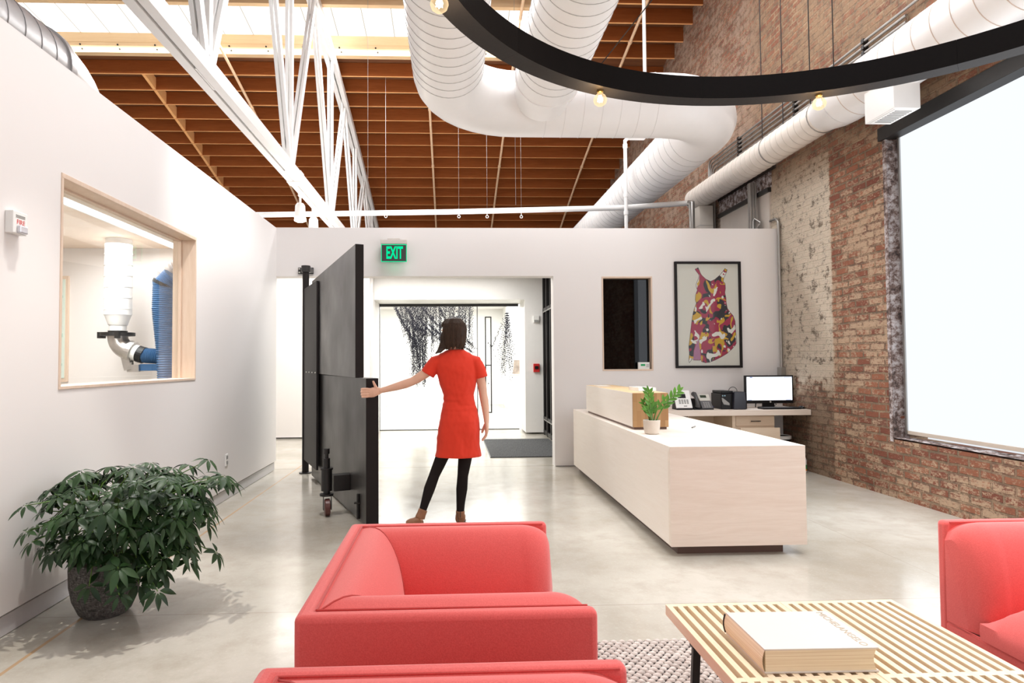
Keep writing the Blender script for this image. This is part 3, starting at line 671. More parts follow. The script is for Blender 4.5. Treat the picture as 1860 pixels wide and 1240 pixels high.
b = MB(); b.tube([(2.97,9.25,zb(9.25)+.02),(2.97,9.25,4.76),(2.93,9.25,4.72),(2.69,9.25,4.72),(2.65,9.25,4.68),(2.65,9.25,3.4),(2.65,9.25,3.045)], .027, 12); b.build('pipe', M['white'], o, smooth=True)
for z in (4.60, 3.58, 3.85):
    b = MB(); b.tube([(2.65,9.25,z-.03),(2.65,9.25,z+.03)], .036, 12); b.build('coupling', M['white'], o, smooth=True)
# wire hooks hanging over the gallery
for i, (x, y, lab) in enumerate(((-1.28,JY[0],'tiny steel hook on a wire just beyond the truss'), (.16,JY[0],'tiny steel hook on a wire above the exit opening, first of the middle pair'), (.72,JY[0],'tiny steel hook on a wire above the exit opening, second of the middle pair'), (1.40,JY[0],'tiny steel hook on a wire below the middle sprinkler pipe'))):
    o = thing('hanging_hook', lab, 'hook', (x, y, 4.15), group='wire hooks under the roof')
    b = MB(); b.tube([(x,y,4.31),(x,y,zb(y)+.004)], .0025, 6); b.build('wire', M['steel'], o)
    b = MB(); b.tube([(x,y,4.31),(x,y,4.24)], .008, 6); b.tube([Vector((x+.026*math.sin(a), y, 4.215+.026*math.cos(a))) for a in [2*PI*k/12 for k in range(13)]], .007, 6); b.build('hook', M['white_plastic'], o)
# white bowstring truss
tx = -2.24
tr = thing('roof_truss', 'white timber bowstring truss with crossing webs above the window partition', 'truss', (tx, 8, 3.93))
for s in (-1, 1):
    b = MB(); b.box(tx+s*.055-.042, tx+s*.055+.042, -2, 20.5, 3.935, 4.085); b.build('bottom_chord', M['white'], tr, bevel=.004)
n = 22
for s in (-1, 1):
    b = MB()
    for i in range(n):
        ya, yb_ = -1+21.4*i/n, -1+21.4*(i+1)/n
        b.obox((tx+s*.055, ya, zb(ya)-.09), (tx+s*.055, yb_+.004, zb(yb_)-.09), .084, .14)
    b.build('top_chord', M['white'], tr)
bn = [2.77+2.94*i for i in range(6)]; tn = [1.30+2.94*i for i in range(7)]
def web(ya, za, yb_, zc, w=.085, name='web_member'):
    b = MB()
    for s in (-1, 1): b.obox((tx+s*.030, ya, za), (tx+s*.030, yb_, zc), .042, w, up=(0,1,0) if abs(yb_-ya) < .3 else (0,0,1))
    b.build(name, M['white'], tr, bevel=.003)
for i, y in enumerate(bn):
    web(y, 4.05, y, zb(y)-.1)
    web(y-.05, 4.08, tn[i], zb(tn[i])-.1, .10); web(y+.05, 4.08, tn[i+1], zb(tn[i+1])-.1, .10)
    b = MB(); b.prism([(y-.22,3.94),(y+.22,3.94),(y+.14,4.42),(y-.14,4.42)], 'x', tx-.008, tx+.008); b.build('gusset_plate', M['white'], tr)
    b = MB(); yy = tn[i+1]; b.prism([(yy-.2,zb(yy)-.45),(yy+.2,zb(yy)-.45),(yy+.28,zb(yy)-.05),(yy-.28,zb(yy)-.05)], 'x', tx-.008, tx+.008); b.build('gusset_plate', M['white'], tr)
b = MB(); b.box(tx-.10, tx+.10, 8.9, 9.1, 3.925, 4.095); b.build('splice_plate', M['white'], tr)
# track heads clipped under the truss
for i, (y, lab) in enumerate(((9.62,'lit white track spotlight under the truss, the brighter one'), (10.55,'white track spotlight half hidden by the partition top'))):
    o = thing('track_spotlight', lab, 'spotlight', (-2.32, y, 3.93), group='track spotlights under the truss')
    x = -2.32
    b = MB(); b.tube([(x,y,3.94),(x,y,3.78)], .018, 10); b.box(x-.02, x+.02, y-.06, y+.06, 3.90, 3.94); b.build('stem', M['white'], o)
    b = MB(); b.lathe([(.05,3.80),(.075,3.76),(.082,3.60),(.082,3.58)], (x,y,0), 20); b.build('lamp_housing', M['white'], o, smooth=True)
    b = MB(); b.lathe([(.085,3.575),(.088,3.53),(.06,3.515)], (x,y,0), 20); b.build('bulb', M['lamp_glow'], o, smooth=True)
spot('spot_beam', (-2.2,9.5,3.48), (-1.2,13.5,1.0), 300, 70, .5, size=.05)
spot('spot_beam', (-.95,4.9,5.0), (-2.2,6.6,1.1), 520, 58, .9, (1,.97,.95), size=.12)  # unseen spot added to brighten the left wall near the corner
spot('spot_beam', (-1.45,3.25,4.3), (-1.70,3.45,0), 300, 36, .6, (1,.95,.88), size=.03)

# black ring pendant
cx, cy, rz, RO, RI, RH = 1.584, 2.0, 2.95, 1.815, 1.70, .135
rg = thing('ring_pendant', 'huge black ring chandelier with bare globe bulbs on its underside', 'chandelier', (cx, cy, rz))
n = 128
for k in range(8):
    b = MB(); vs = []; m = n//8
    for j in range(m+1):
        a = math.radians(1.3)+2*PI*(k*m+j)/n + (0.0004 if j == 0 else 0)
        for r, z in ((RI,rz),(RO,rz),(RO,rz+RH),(RI,rz+RH)): vs.append((cx+r*math.cos(a), cy+r*math.sin(a), z))
    b.add(vs, [(j*4+q, j*4+(q+1)%4, (j+1)*4+(q+1)%4, (j+1)*4+q) for j in range(m) for q in range(4)]+[(0,1,2,3),(m*4+3,m*4+2,m*4+1,m*4)])
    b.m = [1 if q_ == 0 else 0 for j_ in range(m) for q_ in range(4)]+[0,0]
    b.build('ring_segment', [M['ring_black'], M['ring_under_lit']], rg, smooth='auto')
for k in range(8):
    a = math.radians(23.4+45*k); x, y = cx+1.752*math.cos(a), cy+1.752*math.sin(a)
    b = MB(); b.lathe([(.019,rz+.001),(.019,rz-.012),(.014,rz-.016)], (x,y,0), 16); s = b.build('socket', M['brass'], rg, smooth=True)
    b = MB(); b.lathe([(.013,rz-.012),(.016,rz-.020),(.030,rz-.032),(.039,rz-.050),(.040,rz-.060),(.034,rz-.078),(.018,rz-.091),(.002,rz-.094)], (x,y,0), 22); g = b.build('globe_bulb', M['bulb_glass'], rg, smooth=True)
    b = MB()
    for q in range(5):
        t0 = 2*PI*q/5; b.tube([(x+.008*math.cos(t0), y+.008*math.sin(t0), rz-.030), (x+.015*math.cos(t0+.5), y+.015*math.sin(t0+.5), rz-.068)], .0016, 5)
    b.build('filament', M['filament'], g)
    b = MB(); b.ball((x,y,rz-.054), .017, n=12, m=8); b.build('lamp_core', M['bulb_core'], g, smooth=True)
    point('bulb_light', (x, y, rz-.125), 5.5)
for k in range(4):
    a = math.radians(113.7+90*k)
    b = MB(); b.tube([(cx+1.757*math.cos(a), cy+1.757*math.sin(a), rz+RH), (cx+.05*math.cos(a), cy+.05*math.sin(a), 3.68)], .003, 6); b.build('suspension_cable', M['dark_steel'], rg)
b = MB(); b.lathe([(.06,3.66),(.06,3.72)], (cx,cy,0), 20); b.build('hub', M['black'], rg)
b = MB(); b.tube([(cx,cy,3.70),(cx,cy,zb(cy)+.3)], .012, 8); b.build('stem', M['black'], rg)
# ================================================================ pivot door
dr = thing('pivot_door', 'oversized black pivot door standing open in two leaves, on a caster', 'door', (-1.79, 7.72, 0))
def leaf(name, o, th, L, thick, za, zc, mats):
    o = Vector((o[0], o[1], 0)); d = Vector((math.sin(th), -math.cos(th), 0)); n = Vector((math.cos(th), math.sin(th), 0))
    b = MB(); c = [o, o+d*L, o+d*L+n*thick, o+n*thick]
    b.add([(p.x,p.y,za) for p in c]+[(p.x,p.y,zc) for p in c], [(3,2,1,0),(4,5,6,7),(0,1,5,4),(1,2,6,5),(2,3,7,6),(3,0,4,7)])
    b.m = [1,1,0,1,0,1]
    b.build(name, [mats, M['edge_black']], dr, bevel=.003); return d, n
PD = (-1.655, 7.45)
leaf('upper_leaf', PD, math.radians(20.3), 2.52, .070, 1.222, 2.315, M['door_face'])
d, n = leaf('lower_leaf', PD, math.radians(22.3), 2.52, .105, .02, 1.216, M['door_face'])
b = MB(); b.tube([(-1.79,7.72,.0),(-1.79,7.72,2.535)], .040, 24); b.build('pivot_post', M['edge_black'], dr, smooth=True)
b = MB(); b.lathe([(.075,0),(.075,.012)], (-1.79,7.72,0), 28); b.build('floor_flange', M['black'], dr)
b = MB(); b.box(-1.935,-1.745, 7.925, 7.949, 2.47, 2.55); b.box(-1.84,-1.74, 7.72, 7.93, 2.475, 2.530); b.lathe([(.055,2.46),(.055,2.54)], (-1.79,7.72,0), 20)
b.mi = 1
for x in (-1.918, -1.762):
    for z in (2.487, 2.533): b.lathe([(.010,0),(.010,-.008)], (x,7.925,z), 8, 'y')
b.build('top_bearing', [M['black'], M['silver_plastic']], dr)
b = MB(); b.obox((-1.80,7.71,1.21), (-1.475,6.915,1.21), .022, 2.08)
b.build('hinge_plate', M['edge_black'], dr)
b = MB()
for k in range(4): b.ball((-1.735+.075*k, 7.52-.185*k, 1.235), .008, n=8, m=6)
b.build('screw', M['silver_plastic'], dr)
# caster on an arm from the door face
q = Vector((PD[0], PD[1], 0))+d*1.92
cp = q-n*.20
b = MB(); b.obox(q+Vector((0,0,.28)), q-n*.145+Vector((0,0,.28)), .11, .14); b.build('caster_bracket', M['black'], dr, bevel=.004)
b = MB(); b.tube([cp+Vector((0,0,.215)), cp+Vector((0,0,.40))], .048, 18); b.tube([cp+Vector((0,0,.40)), cp+Vector((0,0,.415))], .056, 18); b.tube([cp+Vector((0,0,.41)), cp+Vector((0,0,.50))], .030, 14); b.tube([cp+Vector((0,0,.5)), cp+Vector((0,0,.54))], .016, 10); b.tube([cp+Vector((0,0,.54)), cp+Vector((0,0,.585))], .026, 12); b.tube([cp+Vector((0,0,.19)), cp+Vector((0,0,.22))], .03, 12)
b.build('spring_strut', M['black'], dr, smooth='auto')
wc = cp+Vector((.012,-.03,.075)); ax = Vector((math.cos(.28), math.sin(.28), 0)); fwd = Vector((-ax.y, ax.x, 0))
b = MB(); b.lathe([(.06,.172),(.06,.188)], (cp.x,cp.y,0), 20)
for s in (-1, 1):
    c = wc+ax*(.034*s); b.obox(c+Vector((0,0,-.02))+ax*0, c+Vector((0,0,.10)), .006, .055, up=fwd)
b.build('caster_fork', M['black'], dr)
b = MB(); b.tube([wc-ax*.024, wc-ax*.018, wc+ax*.018, wc+ax*.024], [.066,.075,.075,.066], 28); b.build('caster_wheel', M['rubber_brown'], dr, smooth='auto')
q2 = Vector((PD[0], PD[1], 0))+d*2.30-n*.012
b = MB(); b.tube([q2+Vector((0,0,.03)), q2+Vector((0,0,.24))], .012, 10); b.box(q2.x-.03,q2.x+.02,q2.y-.02,q2.y+.02,.16,.17); b.build('floor_bolt', M['dark_steel'], dr)
# ================================================================ wall devices
o = thing('exit_sign', 'green lit EXIT sign hanging over the big opening', 'sign', (-.72, PY-.10, 2.61))
b = MB(); b.box(-.885,-.557, PY-.13, PY-.03, 2.835, 2.888); b.box(-.80,-.64, PY-.11, PY-.02, 2.888, 2.91); b.build('mount_bar', plain('sign_housing', (.62,.58,.54), .4), o, bevel=.004)
b = MB(); b.box(-.80,-.64, PY-.04, PY, 2.84, 2.90); b.build('wall_bracket', M['black'], o)
b = MB(); b.box(-.878,-.565, PY-.084, PY-.078, 2.617, 2.84); b.build('sign_panel', plain('mirror_panel', (.07,.06,.055), .12, .6), o)
b = MB()
for z in (2.8315, 2.617): b.box(-.880,-.563, PY-.087, PY-.077, z-.004, z+.004)
for x in (-.879,-.564): b.box(x-.0035, x+.0035, PY-.087, PY-.077, 2.617, 2.835)
b.build('lit_edge', M['exit_green'], o)
text('EXIT', .215, frameM((-.715, PY-.0855, 2.722), (1,0,0), (0,0,1)), M['exit_green'], 'lettering', o, .001, sx=.48, off=.0065)
point('exit_glow', (-.72, PY-.10, 2.57), .16, (.1,1,.5), .10)
o = thing('fire_strobe', 'white FIRE alarm strobe beside the workshop window', 'alarm', (LX, 3.21, 2.0))
b = MB(); b.box(LX, LX+.042, 3.160, 3.262, 2.005, 2.118); b.build('housing', M['white_plastic'], o, bevel=.004)
b = MB(); b.box(LX+.04, LX+.060, 3.185, 3.245, 2.008, 2.048); b.build('strobe_lens', plain('strobe_lens', (.62,.62,.66), .08, .3), o, bevel=.006)
b = MB()
for k in range(4): b.box(LX+.042, LX+.0435, 3.178, 3.245, 2.086+.004*k, 2.0875+.004*k)
b.build('sounder_grille', M['grey_plastic'], o)
text('FIRE', .034, frameM((LX+.0425, 3.214, 2.063), (0,1,0), (0,0,1)), M['red_plastic'], 'lettering', o, .0005)
o = thing('wall_socket', 'white double power socket low on the long white wall by the umbrella plant', 'socket', (LX, 6.235, .34))
b = MB(); b.box(LX, LX+.008, 6.20, 6.27, .34, .455); b.build('face_plate', M['white_plastic'], o, bevel=.003)
b = MB()
for z in (.372, .423): b.box(LX+.008, LX+.011, 6.216, 6.254, z-.016, z+.016)
b.build('outlet', M['grey_plastic'], o)
o = thing('alarm_bell', 'small white alarm sounder on the white pier', 'alarm', (1.578, 11.5, 2.06))
b = MB(); b.box(1.52, 1.63, 11.46, 11.5, 2.06, 2.19); b.build('housing', M['white_plastic'], o, bevel=.004)
b = MB(); b.box(1.535, 1.615, 11.445, 11.46, 2.07, 2.11); b.build('lens', M['grey_plastic'], o)
o = thing('fire_pull_station', 'red fire pull station on the white pier', 'alarm', (1.57, 11.5, 1.15))
b = MB(); b.box(1.515, 1.625, 11.45, 11.5, 1.145, 1.30); b.build('housing', M['red_plastic'], o, bevel=.004)
b = MB(); b.box(1.537, 1.603, 11.44, 11.452, 1.20, 1.255); b.build('handle', M['black_plastic'], o)
o = thing('key_panel', 'white alarm keypad with green display in the dark office window', 'keypad', (2.50, PY+.02, 1.24))
b = MB(); b.box(2.415, 2.565, PY+.02, PY+.055, 1.232, 1.325); b.build('housing', M['white_plastic'], o, bevel=.004)
b = MB(); b.box(2.448, 2.505, PY+.017, PY+.021, 1.276, 1.302); b.build('display', M['lcd_green'], o)
b = MB()
for i in range(3):
    for j in range(3): b.box(2.52+.013*i, 2.529+.013*i, PY+.017, PY+.021, 1.262+.014*j, 1.270+.014*j)
b.build('key', M['grey_plastic'], o)
# framed dress print
ax0, ax1, az0, az1 = 2.895, 3.768, 1.246, 2.627
o = thing('framed_print', 'black framed print of a sleeveless patterned dress', 'picture', (3.33, PY, az0))
b = MB(); f = .030
b.box(ax0, ax1, PY-.035, PY, az1-f, az1); b.box(ax0, ax1, PY-.035, PY, az0, az0+f); b.box(ax0, ax0+f, PY-.035, PY, az0+f, az1-f); b.box(ax1-f, ax1, PY-.035, PY, az0+f, az1-f)
b.build('frame', M['edge_black'], o, bevel=.002)
b = MB(); b.box(ax0+f, ax1-f, PY-.012, PY-.004, az0+f, az1-f); b.build('paper', M['art_paper'], o)
dress = [(942,150),(972,134),(985,165),(1000,200),(1040,240),(1087,264),(1130,245),(1175,205),(1200,175),(1222,143),(1244,155),(1235,185),(1212,235),(1207,265),(1225,285),(1228,330),(1222,370),(1232,420),(1236,470),(1246,520),(1270,555),(1300,590),(1318,640),(1322,720),(1328,790),(1332,840),(1318,868),(1290,900),(1240,945),(1190,975),(1130,1005),(1080,1025),(1040,1030),(1005,1020),(997,1000),(985,1006),(930,1004),(912,992),(905,1010),(890,1028),(884,1010),(890,940),(884,880),(895,790),(905,700),(918,600),(925,560),(940,510),(955,470),(945,440),(948,390),(965,345),(955,320),(952,290),(970,250),(980,215),(972,190),(955,170)]
def art(p):
    x, y = p; x -= 17*(y-78)/1000
    return (ax0+(x-747)/(1366-747)*(ax1-ax0), az1-(y-78)/1000*(az1-az0))
dp = [art(p) for p in dress]
b = MB(); cx_, cz_ = sum(p[0] for p in dp)/len(dp), sum(p[1] for p in dp)/len(dp)
from mathutils.geometry import tessellate_polygon
def flat(poly, y):
    tri = tessellate_polygon([[Vector((p[0], p[1], 0)) for p in poly]])
    return [(p[0], y, p[1]) for p in poly], [tuple(t_) for t_ in tri]
b.add(*flat(dp, PY-.0135)); b.build('printed_dress', M['print'], o)
b = MB(); lw = .0025
for i in range(len(dp)):
    p, q = Vector(dp[i]), Vector(dp[(i+1)%len(dp)]); e = (q-p).normalized(); nn = Vector((-e.y, e.x))*lw
    b.add([(v.x, PY-.0137, v.y) for v in (p-nn-e*lw, q-nn+e*lw, q+nn+e*lw, p+nn-e*lw)], [(0,1,2,3)])
sl = [art(p) for p in ((985,800),(972,900),(990,1000))]
for p, q in zip(sl, sl[1:]):
    p, q = Vector(p), Vector(q); e = (q-p).normalized(); nn = Vector((-e.y, e.x))*lw
    b.add([(v.x, PY-.0138, v.y) for v in (p-nn, q-nn, q+nn, p+nn)], [(0,1,2,3)])
b.build('ink_outline', M['ochre'], o)
b = MB(); b.add(*flat([art(p) for p in ((975,800),(982,870),(992,930),(997,1000),(925,1003),(932,920),(955,850))], PY-.0139)); b.build('lilac_fold', plain('lilac_ink', (.42,.17,.30), .6), o, fix=False)
b = MB(); b.box(ax0+f, ax1-f, PY-.021, PY-.018, az0+f, az1-f); b.build('glazing', M['glass'], o)
# ================================================================ reception desk
X0, X1, Ya, Yb, ZT = 1.50, 2.452, 4.25, 7.66, .752
dk_ = thing('reception_desk', 'long pale maple reception desk with waterfall end', 'desk', (1.97, 5.9, 0))
b = MB(); b.prism([(Ya,ZT),(Yb,ZT),(Yb,ZT-.045),(Ya+.045,ZT-.045)], 'x', X0, X1); b.build('desk_top', M['maple_y'], dk_)
b = MB(); b.prism([(Ya,.07),(Ya,ZT),(Ya+.045,ZT-.045),(Ya+.045,.07)], 'x', X0, X1); b.build('end_panel', M['maple'], dk_)
b = MB(); b.box(X0+.0005, X0+.045, Ya+.0455, Yb, .07, ZT-.0455); b.build('side_panel', M['maple_y'], dk_, bevel=.0015)
b = MB(); b.box(X0+.0455, X1-.01, Ya+.0455, Ya+.50, .07, ZT-.0455); b.box(X0+.0455, X0+.45, Yb-.5, Yb, .07, ZT-.0455); b.build('pedestal', M['maple'], dk_)
b = MB(); b.box(X0+.07, X1-.13, Ya+.08, Ya+.098, 0, .07); b.box(X0+.07, X0+.088, Ya+.098, Yb, 0, .07); b.box(X1-.148, X1-.13, Ya+.098, Ya+.45, 0, .07); b.build('toe_kick', plain('toe_kick_dark', (.13,.085,.07), .6), dk_)
o = thing('transaction_box', 'raised maple counter box with oak block end on the reception desk', 'counter', (1.7, 6.3, ZT))
b = MB(); b.box(1.560, 1.872, 5.34, 7.18, ZT+.022, 1.066); b.build('box_shell', M['maple_y'], o, bevel=.002)
b = MB(); b.box(1.5615, 1.8705, 5.322, 5.3395, ZT+.022, 1.0655); b.build('block_end', M['oak'], o, bevel=.001)
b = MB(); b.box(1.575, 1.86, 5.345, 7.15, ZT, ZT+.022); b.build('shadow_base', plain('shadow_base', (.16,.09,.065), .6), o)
b = MB(); b.box(1.562, 1.871, 5.34, 7.178, 1.0662, 1.0672); b.build('oak_top', wood('oak_top', (.70,.48,.26), (.80,.60,.36), 'y', 1, .45), o)
# things on and around the desk
o = thing('paper_tray', 'white letter tray on top of the raised counter box', 'tray', (1.78, 5.75, 1.067))
b = MB(); b.box(1.70, 1.865, 5.62, 5.92, 1.0675, 1.0735); b.box(1.70, 1.705, 5.62, 5.92, 1.073, 1.10); b.box(1.86, 1.865, 5.62, 5.92, 1.073, 1.10); b.box(1.70, 1.865, 5.915, 5.92, 1.073, 1.10); b.build('tray', M['white_plastic'], o)
o = thing('leaflet', 'white leaflet lying on the far end of the raised counter box', 'paper', (1.66, 6.9, 1.067))
b = MB(); b.box(1.60, 1.74, 6.75, 6.96, 1.0675, 1.071); b.build('sheet', M['paper'], o)
o = thing('desk_keyboard', 'white keyboard on the desk beside the oak block end', 'keyboard', (2.12, 6.05, ZT))
b = MB(); b.box(1.95, 2.10, 5.95, 6.36, ZT, ZT+.012); b.build('base', M['white_plastic'], o, bevel=.003)
b = MB()
for i in range(5):
    for j in range(12): b.box(1.958+.027*i, 1.980+.027*i, 5.965+.032*j, 5.992+.032*j, ZT+.012, ZT+.017)
b.build('key', M['silver_plastic'], o)
o = thing('pen', 'silver pen lying on the open desk top', 'pen', (2.16, 5.55, ZT))
b = MB(); b.tube([(2.105,5.40,ZT+.006),(2.175,5.505,ZT+.006)], .0055, 10); b.build('barrel', M['grey_plastic'], o)
b = MB(); b.tube([(2.099,5.391,ZT+.006),(2.105,5.40,ZT+.006)], [.001,.005], 8); b.build('tip', M['black_plastic'], o)
o = thing('desk_speaker', 'small white desk speaker beside the raised counter box', 'speaker', (1.915, 5.6, ZT))
b = MB(); b.box(1.885, 1.935, 5.50, 5.56, ZT, ZT+.13); b.build('cabinet', M['white_plastic'], o, bevel=.006)
b = MB()
for z in (.035, .075): b.lathe([(.014,0),(.014,-.004)], (1.91,5.50,ZT+z), 14, 'y')
b.build('driver', M['black_plastic'], o)
# back workstation
zt = .748
o = thing('workstation_desk', 'pale maple workstation along the back partition under the framed print', 'desk', (3.3, 7.6, 0))
b = MB(); b.box(2.456, BX-.005, 7.30, PY-.002, zt-.065, zt); b.build('desk_top', M['maple'], o, bevel=.003)
b = MB(); b.box(2.46, 2.50, 7.60, PY-.002, 0, zt-.065); b.build('support_panel', M['drawer_wood'], o)
b = MB(); b.box(3.36, 3.40, 7.36, PY-.002, 0, zt-.065); b.build('support_panel', M['drawer_wood'], o)
b = MB(); b.box(2.50, 3.36, PY-.06, PY-.04, .15, zt-.065); b.build('modesty_panel', M['drawer_wood'], o)
b = MB(); b.box(3.405, 3.895, 7.40, PY-.01, .03, zt-.07); b.build('cabinet_body', M['drawer_wood'], o)
for zz0, zz1, yf, dx in ((.552, zt-.078, 7.385, 0), (.06, .540, 7.26, .0)):
    b = MB(); b.box(3.415+dx, 3.89+dx, yf, yf+.018, zz0, zz1)
    if yf < 7.3: b.box(3.43, 3.875, yf+.018, 7.40, zz0+.02, zz1-.02)
    dd = b.build('drawer', M['drawer_wood'], o, bevel=.0015)
    hz = (zz0+zz1)/2 if zz0 > .5 else zz1-.10
    b = MB(); b.box(3.59, 3.71, yf-.028, yf-.020, hz-.005, hz+.005); b.box(3.60, 3.606, yf-.022, yf, hz-.004, hz+.004); b.box(3.694, 3.70, yf-.022, yf, hz-.004, hz+.004); b.build('drawer_handle', M['black'], dd)
o = thing('waste_bin', 'dark waste bin with white liner under the workstation', 'bin', (4.06, 7.6, 0))
b = MB(); b.lathe([(.10,0),(.125,.40),(.115,.40),(.09,.02)], (4.08,7.62,0), 20, caps=False); b.lathe([(.10,.002),(.10,.004)], (4.08,7.62,0), 20); b.build('bucket', M['black_plastic'], o, smooth='auto')
b = MB(); b.lathe([(.128,.37),(.130,.405),(.120,.41),(.112,.36)], (4.08,7.62,0), 20, caps=False); b.build('liner', M['white_plastic'], o, smooth=True)
o = thing('spray_bottle', 'white cleaning bottle with green and orange label on the floor behind the reception desk corner', 'bottle', (4.19, 7.25, 0))
b = MB(); b.lathe([(.045,0),(.055,.02),(.055,.15),(.035,.20),(.018,.225),(.016,.25)], (4.165,7.30,0), 18); b.build('bottle_body', M['white_plastic'], o, smooth='auto')
b = MB(); b.lathe([(.0562,.05),(.0562,.10)], (4.165,7.30,0), 18, caps=False); b.build('green_label', plain('label_green', (.05,.30,.09), .5), o)
b = MB(); b.lathe([(.0562,.03),(.0562,.05)], (4.165,7.30,0), 18, caps=False); b.build('orange_label', plain('label_orange', (.75,.25,.03), .5), o)
b = MB(); b.lathe([(.018,.245),(.018,.275),(.012,.30)], (4.165,7.30,0), 12); b.box(4.095,4.185,7.29,7.31,.28,.305); b.build('trigger_head', M['white_plastic'], o)
# wall phone terminal, desk phone, printer, monitor, keyboard, mouse
def slab(c, w, h, th, tilt, up_y=True):
    "matrix for a tilted face: x right, y up the face, z towards the viewer"
    return frameM(c, (1,0,0), (0, math.sin(tilt), math.cos(tilt)))
def mbox(M4, x0, x1, y0, y1, z0, z1):
    vs = [M4 @ Vector(v) for v in ((x0,y0,z0),(x1,y0,z0),(x1,y1,z0),(x0,y1,z0),(x0,y0,z1),(x1,y0,z1),(x1,y1,z1),(x0,y1,z1))]
    return vs, [(3,2,1,0),(4,5,6,7),(0,1,5,4),(1,2,6,5),(2,3,7,6),(3,0,4,7)]
o = thing('door_intercom', 'white intercom terminal on a black wedge stand, next to the desk phone', 'intercom', (2.80, 7.52, zt))
F = slab((2.81, 7.44, zt+.018), .2, .2, 0, math.radians(28))
b = MB(); b.prism([(7.42,zt),(7.60,zt),(7.545,zt+.20),(7.435,zt+.02)], 'x', 2.715, 2.905); b.build('wedge_stand', M['black_plastic'], o)
b = MB(); b.add(*mbox(F, -.10, .10, 0, .235, 0, .012)); b.build('face_plate', M['white_plastic'], o, bevel=.004)
b = MB(); b.add(*mbox(F, -.060, .040, .130, .185, .012, .014)); b.build('display', M['black_plastic'], o)
b = MB()
for i in range(4):
    for j in range(3): b.add(*mbox(F, -.055+.032*i, -.033+.032*i, .055+.02*j, .070+.02*j, .012, .015))
b.build('key', M['grey_plastic'], o)
b = MB(); b.add(*mbox(F, -.005, .035, .018, .030, .012, .014)); b.build('badge', M['grey_plastic'], o)
o = thing('desk_phone', 'grey and silver desk phone with handset beside the white intercom', 'telephone', (3.04, 7.52, zt))
F = slab((3.04, 7.43, zt+.012), .2, .2, 0, math.radians(42))
b = MB(); b.prism([(7.42,zt),(7.60,zt),(7.58,zt+.13),(7.42,zt+.012)], 'x', 2.925, 3.165); b.build('base', M['black_plastic'], o, bevel=.003)
b = MB(); b.add(*mbox(F, -.015, .120, .115, .215, 0, .012)); b.build('upper_panel', M['silver_plastic'], o, bevel=.003)
b = MB(); b.add(*mbox(F, .005, .080, .160, .198, .012, .014)); b.build('display', plain('lcd', (.03,.045,.03), .2), o)
b = MB(); b.add(*mbox(F, -.015, .120, 0, .114, 0, .010)); b.build('key_panel', plain('phone_grey', (.10,.10,.105), .45), o, bevel=.003)
b = MB()
for i in range(3):
    for j in range(4): b.add(*mbox(F, .015+.028*i, .035+.028*i, .012+.022*j, .025+.022*j, .010, .013))
b.build('key', M['grey_plastic'], o)
b = MB(); b.tube([F @ Vector((-.070,.012,.02)), F @ Vector((-.070,.03,.045)), F @ Vector((-.068,.11,.055)), F @ Vector((-.070,.19,.045)), F @ Vector((-.070,.212,.02))], [.030,.026,.020,.026,.030], 14); b.build('handset', plain('handset_grey', (.055,.055,.058), .3), o, smooth=True)
o = thing('phone_cable', 'blue network cable looping behind the desk phone', 'cable', (3.2, 7.6, zt))
b = MB(); b.tube([(3.165,7.58,zt+.03),(3.20,7.60,zt+.045),(3.235,7.60,zt+.02),(3.20,7.57,zt+.006),(3.225,7.63,zt+.006),(3.255,7.66,zt+.02)], .004, 8); b.build('cable', plain('cable_blue', (.05,.07,.30), .5), o, smooth=True)
o = thing('label_printer', 'black card printer with a carry loop on the workstation', 'printer', (3.43, 7.58, zt))
b = MB(); b.box(3.27, 3.46, 7.45, 7.75, zt, zt+.19); b.box(3.285, 3.43, 7.47, 7.75, zt+.19, zt+.222); b.build('body', M['black_plastic'], o, bevel=.008)
b = MB(); b.prism([(3.40,zt),(3.555,zt),(3.56,zt+.10),(3.545,zt+.215),(3.41,zt+.215)], 'y', 7.40, 7.70); b.build('card_hopper', plain('hopper_blue_black', (.018,.020,.030), .25), o, bevel=.008)
b = MB(); b.box(3.555, 3.60, 7.47, 7.74, zt, zt+.20); b.build('side_cover', M['black_plastic'], o, bevel=.006)
b = MB(); b.prism([(3.275,zt+.14),(3.285,zt+.14),(3.37,zt+.075),(3.37,zt+.05),(3.30,zt+.06),(3.28,zt+.10)], 'y', 7.444, 7.45); b.build('swoosh_trim', M['grey_plastic'], o)
b = MB(); b.lathe([(.008,0),(.008,-.003)], (3.315,7.45,zt+.165), 10, 'y'); b.lathe([(.008,0),(.008,-.003)], (3.288,7.45,zt+.165), 10, 'y'); b.build('indicator', plain('pale_blue', (.3,.5,.6), .3), o)
b = MB(); b.tube([Vector((3.475+.055*math.cos(a), 7.58, zt+.205+.06*math.sin(a))) for a in [PI*k/14 for k in range(15)]], .0035, 8); b.build('carry_loop', M['black_plastic'], o, smooth=True)
o = thing('monitor', 'black computer monitor with a bright white page on screen', 'monitor', (3.96, 7.66, zt))
mx0, mx1, mz0, mz1, my = 3.655, 4.268, .803, 1.152, 7.64
b = MB(); b.box(mx0, mx1, my-.012, my+.03, mz0, mz1); b.build('casing', M['black_plastic'], o, bevel=.004)
b = MB(); b.box(mx0+.018, mx1-.018, my-.0135, my-.0125, mz0+.040, mz1-.018); b.build('screen', M['screen'], o)
b = MB(); b.box(mx0+.018, mx1-.018, my-.0145, my-.0138, mz1-.030, mz1-.026)
for i in range(5): b.box(mx1-.11+.02*i, mx1-.10+.02*i, my-.0145, my-.0138, mz1-.025, mz1-.020)
b.box(mx0+.06, mx0+.09, my-.0145, my-.0138, mz1-.026, mz1-.020)
